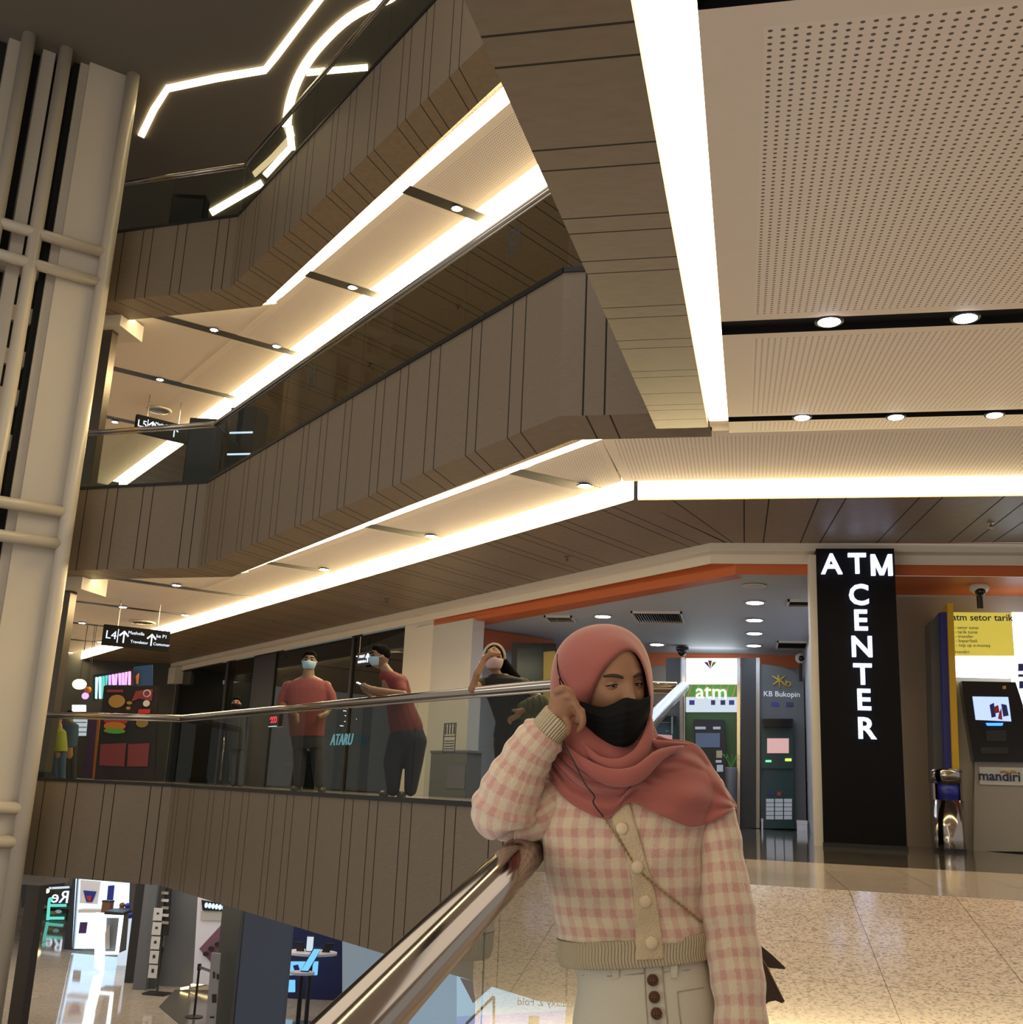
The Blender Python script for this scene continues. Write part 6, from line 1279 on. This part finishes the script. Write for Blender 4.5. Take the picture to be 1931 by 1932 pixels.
for x, y in ((1174, 1563), (1203, 1636), (1218, 1701), (1230, 1779)):
    p = onT(x, y, .009); mb = MB(); mb.ell(p, (.0135, .0065, .0135), 18, 10, ax=(RH, FH, U)); mb.build('cardigan_button', 'button_cream', cardi, True)
# collar edge peeping out left of the button band
def sleeve(name, pts, wr, cuff, n=44):
    P_ = crv([W(*p[:3]) for p in pts], n); Rr = crv([Vector((p[3]*K, 0, 0)) for p in pts], n)
    rad = [r.x*(1+.030*math.sin(i*wr[0])+.022*math.sin(i*wr[1]+1)) for i, r in enumerate(Rr)]
    mb = MB(); mb.tube(P_, rad, 40, uv=True, up=FH*-1); mb.ell(P_[0], rad[0]*.98, 20, 12)
    o = mb.build(name, 'cardigan_check', cardi, True)
    if name != 'forearm_sleeve': SLV.append(mb)
    return P_, rad, o
sleeve('sleeve', [(1322, 1484, SW+.01, 40), (1344, 1540, SW-.005, 43), (1359, 1610, SW-.02, 42), (1370, 1700, SW-.04, 47), (1384, 1790, SW-.06, 47), (1396, 1880, SW-.09, 45), (1400, 1960, SW-.11, 44)], (1.15, .61), None)
mb = MB(); P_ = crv([W(1400, 1955, SW-.11), W(1400, 2010, SW-.12)], 6); mb.tube(P_, [.052, .045, .04, .036, .034, .033], 32, uv=True); mb.build('cuff', 'knit_rib', cardi, True)
sleeve('upper_sleeve', [(1072, 1490, SW+.02, 46), (1040, 1515, SW+.0, 48), (1000, 1540, SW-.01, 46), (958, 1552, SW-.02, 42)], (1.0, .5), None, 26)
Pf_, rf_, fs = sleeve('forearm_sleeve', [(955, 1556, SW-.03, 30), (950, 1546, SW-.035, 56), (955, 1520, SW-.045, 60), (966, 1488, SW-.06, 54), (984, 1450, SW-.075, 48), (1004, 1414, SW-.09, 43), (1022, 1392, SW-.10, 42), (1032, 1380, SW-.105, 36)], (.85, .47), None, 60)
mb = MB(); P_ = crv([W(1022, 1394, SW-.10), W(1040, 1372, SW-.108), W(1058, 1352, SW-.115)], 12); mb.tube(P_, [.034, .0405, .0415, .041, .040, .040, .040, .040, .0405, .041, .0405, .036], 40, uv=True, up=-FH); mb.build('cuff', 'knit_rib', cardi, True)
cbv, cbf = [v[:] for v in mb_t.v], list(mb_t.f)
for q in SLV: o_ = len(cbv); cbv += [v[:] for v in q.v]; cbf += [[i+o_ for i in f] for f in q.f]
cb = BVHTree.FromPolygons(cbv, cbf)
# swathe across chest and over the shoulder
upc = crv([(1036, 1396, 0), (1080, 1428, 0), (1133, 1456, 0), (1176, 1455, 0), (1205, 1436, 0), (1226, 1402, 0), (1240, 1388, 0), (1262, 1394, 0), (1295, 1398, 0), (1322, 1412, 0), (1350, 1456, 0), (1391, 1521, 0)], 90)
loc_ = crv([(1026, 1428, 0), (1040, 1470, 0), (1062, 1503, 0), (1093, 1526, 0), (1141, 1545, 0), (1166, 1527, 0), (1188, 1514, 0), (1225, 1528, 0), (1262, 1545, 0), (1303, 1560, 0), (1340, 1552, 0), (1391, 1524, 0)], 90)
def drape_s(px, py, u, v):
    base_ = SW-.125+.17*((px-1165)/225)**2 if px > 1165 else SW-.125+.085*((px-1165)/135)**2
    base_ += .035*max(0, (1450-py)/60)*(1 if px > 1230 else .4)
    ph = 2*math.pi
    fold = .0085*math.sin(ph*(2.6*v+.9*u))+.005*math.sin(ph*(5.3*v-1.4*u+.3))+.0028*math.sin(ph*(9*v+2.1*u))
    return base_-fold*math.sin(math.pi*min(1, max(0, .06+v*.94)))**.4*(1-.35*max(0, u-.6)) + .012*(v-.4)**2*4
R_ = []; NV = 44
for i in range(-8, NV+1):
    r = []
    for k in range(90):
        u_ = k/89; a, b = upc[k], loc_[k]
        if i >= 0:
            v_ = i/NV; x = lerp(a.x, b.x, v_); y = lerp(a.y, b.y, v_)+9*math.sin(math.pi*v_)*math.sin(math.pi*u_); s0_ = drape_s(x, y, u_, v_); d = ray(x, y).normalized(); h = cb.ray_cast(Vector((0, 0, 0)), d)
            p = W(x, y, min(s0_, h[0].dot(FH)-.009-.35*max(0, .0+(SW-.125-s0_) if s0_ < SW-.125 else 0)-.004*(1+math.sin(2*math.pi*(2.6*v_+.9*u_))))) if h[0] is not None else W(x, y, s0_)
        else:
            q = -i/8; s0_ = drape_s(a.x, a.y, u_, 0); p = W(a.x, a.y+2+16*q*q, s0_+.16*q*(1 if u_ > .5 else .25)*math.sin(math.pi*min(1, .15+u_*.85))**.5)
        r.append(p)
    R_.append(r)
mb = MB(); mb.rings(R_, False, False); o = mb.build('shoulder_drape', 'hijab_rose', scarf, True); bake(o, [('SOLIDIFY', dict(thickness=.004, offset=0)), ('SUBSURF', dict(levels=1))])
# ---- jeans
mb = MB(); rows(mb, densify([(1795, 1082, 1330, .098, SW), (1830, 1090, 1340, .102, SW), (1880, 1088, 1348, .112, SW), (1940, 1080, 1358, .12, SW), (2010, 1078, 1366, .125, SW)], 20), 64, 2.3)
limb(mb, [(1155, 2000, SW, 74), (1155, 2180, SW, 52), (1156, 2380, SW, 36)]); limb(mb, [(1290, 2000, SW, 74), (1292, 2180, SW, 52), (1294, 2380, SW, 36)])
jeans = fuse(mb, 'jeans', 'jeans_offwhite', lady, .008, 4)
me = jeans.data; jo = Vector(jeans['_w'])-Vector((0, 0, ZO)); jb = BVHTree.FromPolygons([(v.co+jo)[:] for v in me.vertices], [list(p.vertices) for p in me.polygons])
def onJ(px, py, off=.003):
    d = ray(px, py).normalized(); h = jb.ray_cast(Vector((0, 0, 0)), d); q = h[0] if h[0] is not None else W(px, py, SW-.11); return q-d*off
for x, y in ((1232, 1849), (1235, 1881), (1239, 1912), (1242, 1944)):
    p = onJ(x, y, .005); b_ = MB(); n_ = (-FH+U*.1).normalized(); b_.ell(p, (.0125, .0045, .0125), 20, 8, ax=(RH, FH, U)); bo = b_.build('fly_button', 'button_brown', jeans, True)
    r_ = MB(); r_.tube([p-FH*.0035+RH*(.0105*math.cos(k*math.pi/8))+U*(.0105*math.sin(k*math.pi/8)) for k in range(17)], .0018, 6); r_.build('button_rim', 'button_brown', bo, True)
    r_ = MB(); [r_.ell(p-FH*.0045+RH*dx*.003+U*dz*.003, .0011, 6, 4) for dx in (-1, 1) for dz in (-1, 1)]; r_.build('button_holes', 'hair_black', bo)
def seam(name, pts, m='seam_thread', r=.0013): mb = MB(); mb.tube([onJ(x, y, .001) for x, y in pts], r, 6); mb.build(name, m, jeans, True)
seam('fly_seam', [(1216, 1822), (1217, 1850), (1219, 1890), (1222, 1925), (1225, 1960)]); seam('fly_seam', [(1250, 1820), (1253, 1860), (1257, 1900), (1262, 1950)])
seam('pocket_seam', [(1279, 1872), (1281, 1900), (1286, 1940)]); seam('pocket_seam', [(1279, 1871), (1300, 1868), (1325, 1864), (1342, 1858)]); seam('waist_seam', [(1100, 1840), (1150, 1842), (1200, 1838), (1216, 1836)]); seam('waist_seam', [(1254, 1834), (1300, 1830), (1338, 1824)])
for x in (1162, 1272): mb = MB(); p = onJ(x, 1822, .004); mb.obox(p, RH*.007, FH*.003, U*.024); mb.build('belt_loop', 'jeans_offwhite', jeans)
for x in (1155, 1293):
    c = W(x, 2400, SW); zz = ramp_z(c.y); mb = MB(); mb.ell(Vector((c.x, c.y, zz+.05))-FH*.06, (.045, .125, .045), 18, 10, ax=(RH, FH, U)); mb.box((c.x-.04, c.y-.17, zz+.0), (c.x+.04, c.y+.04, zz+.03)); fuse(mb, 'shoe', 'shoe_dark', lady, .008, 2)
# ---- handbag with chain
bag = thing('handbag', W(1430, 1850, SW+.09), 'dark brown leather handbag on a gold chain, behind the arm of the headscarf woman', 'handbag')
def slabW(mb, pts, s, d): mb.slab([W(a, b, s) for a, b in pts][::-1], tuple(FH*d)); return mb
slabW(MB(), [(1372, 1776), (1424, 1786), (1448, 1826), (1471, 1872), (1481, 1888), (1477, 1893), (1464, 1888), (1452, 1890), (1441, 1898), (1380, 1904)], SW+.05, .05).build('bag_body', 'bag_leather', bag)
slabW(MB(), [(1372, 1766), (1420, 1776), (1436, 1784), (1458, 1802), (1483, 1826), (1481, 1829), (1452, 1826), (1440, 1819), (1424, 1800), (1376, 1790)], SW+.10, .012).build('bag_flap', 'bag_leather', bag)
mb = MB(); mb.tube([W(1424, 1786, SW+.049), W(1448, 1826, SW+.049), W(1471, 1872, SW+.049), (W(1480, 1890, SW+.049))], .0022, 6); mb.build('edge_stitching', 'bag_brown', bag, True)
path = crv([(1139, 1540, 0), (1160, 1572, 0), (1183, 1607, 0), (1205, 1640, 0), (1235, 1668, 0), (1270, 1696, 0), (1300, 1719, 0), (1326, 1740, 0)], 58)
mb = MB()
for i in range(57):
    p = onT(path[i].x, path[i].y, .0075); q = onT(path[i+1].x, path[i+1].y, .0075); c = (p+q)/2; d = (q-p).normalized(); sd = d.cross(FH).normalized(); sd = sd if i % 2 else (sd*.3+FH*.95).normalized(); L2 = (q-p).length*.75
    mb.tube([c+d*(L2*math.cos(a))+sd*(.0026*math.sin(a)) for a in [2*math.pi*k/8 for k in range(9)]], .0011, 5, cap=False)
mb.build('chain_strap', 'chain_gold', bag, True)
mb = MB(); mb.tube(crv([W(1054, 1330, SW-.10), W(1062, 1395, SW-.11), W(1085, 1440, SW-.13), W(1105, 1480, SW-.155), W(1122, 1502, SW-.16), W(1120, 1515, SW-.155), W(1139, 1541, SW-.135)], 30), .0017, 6); mb.build('neck_cord', 'cable_black', bag, True)
# clean up helper properties
for o in bpy.data.objects:
    if '_w' in o: del o['_w']
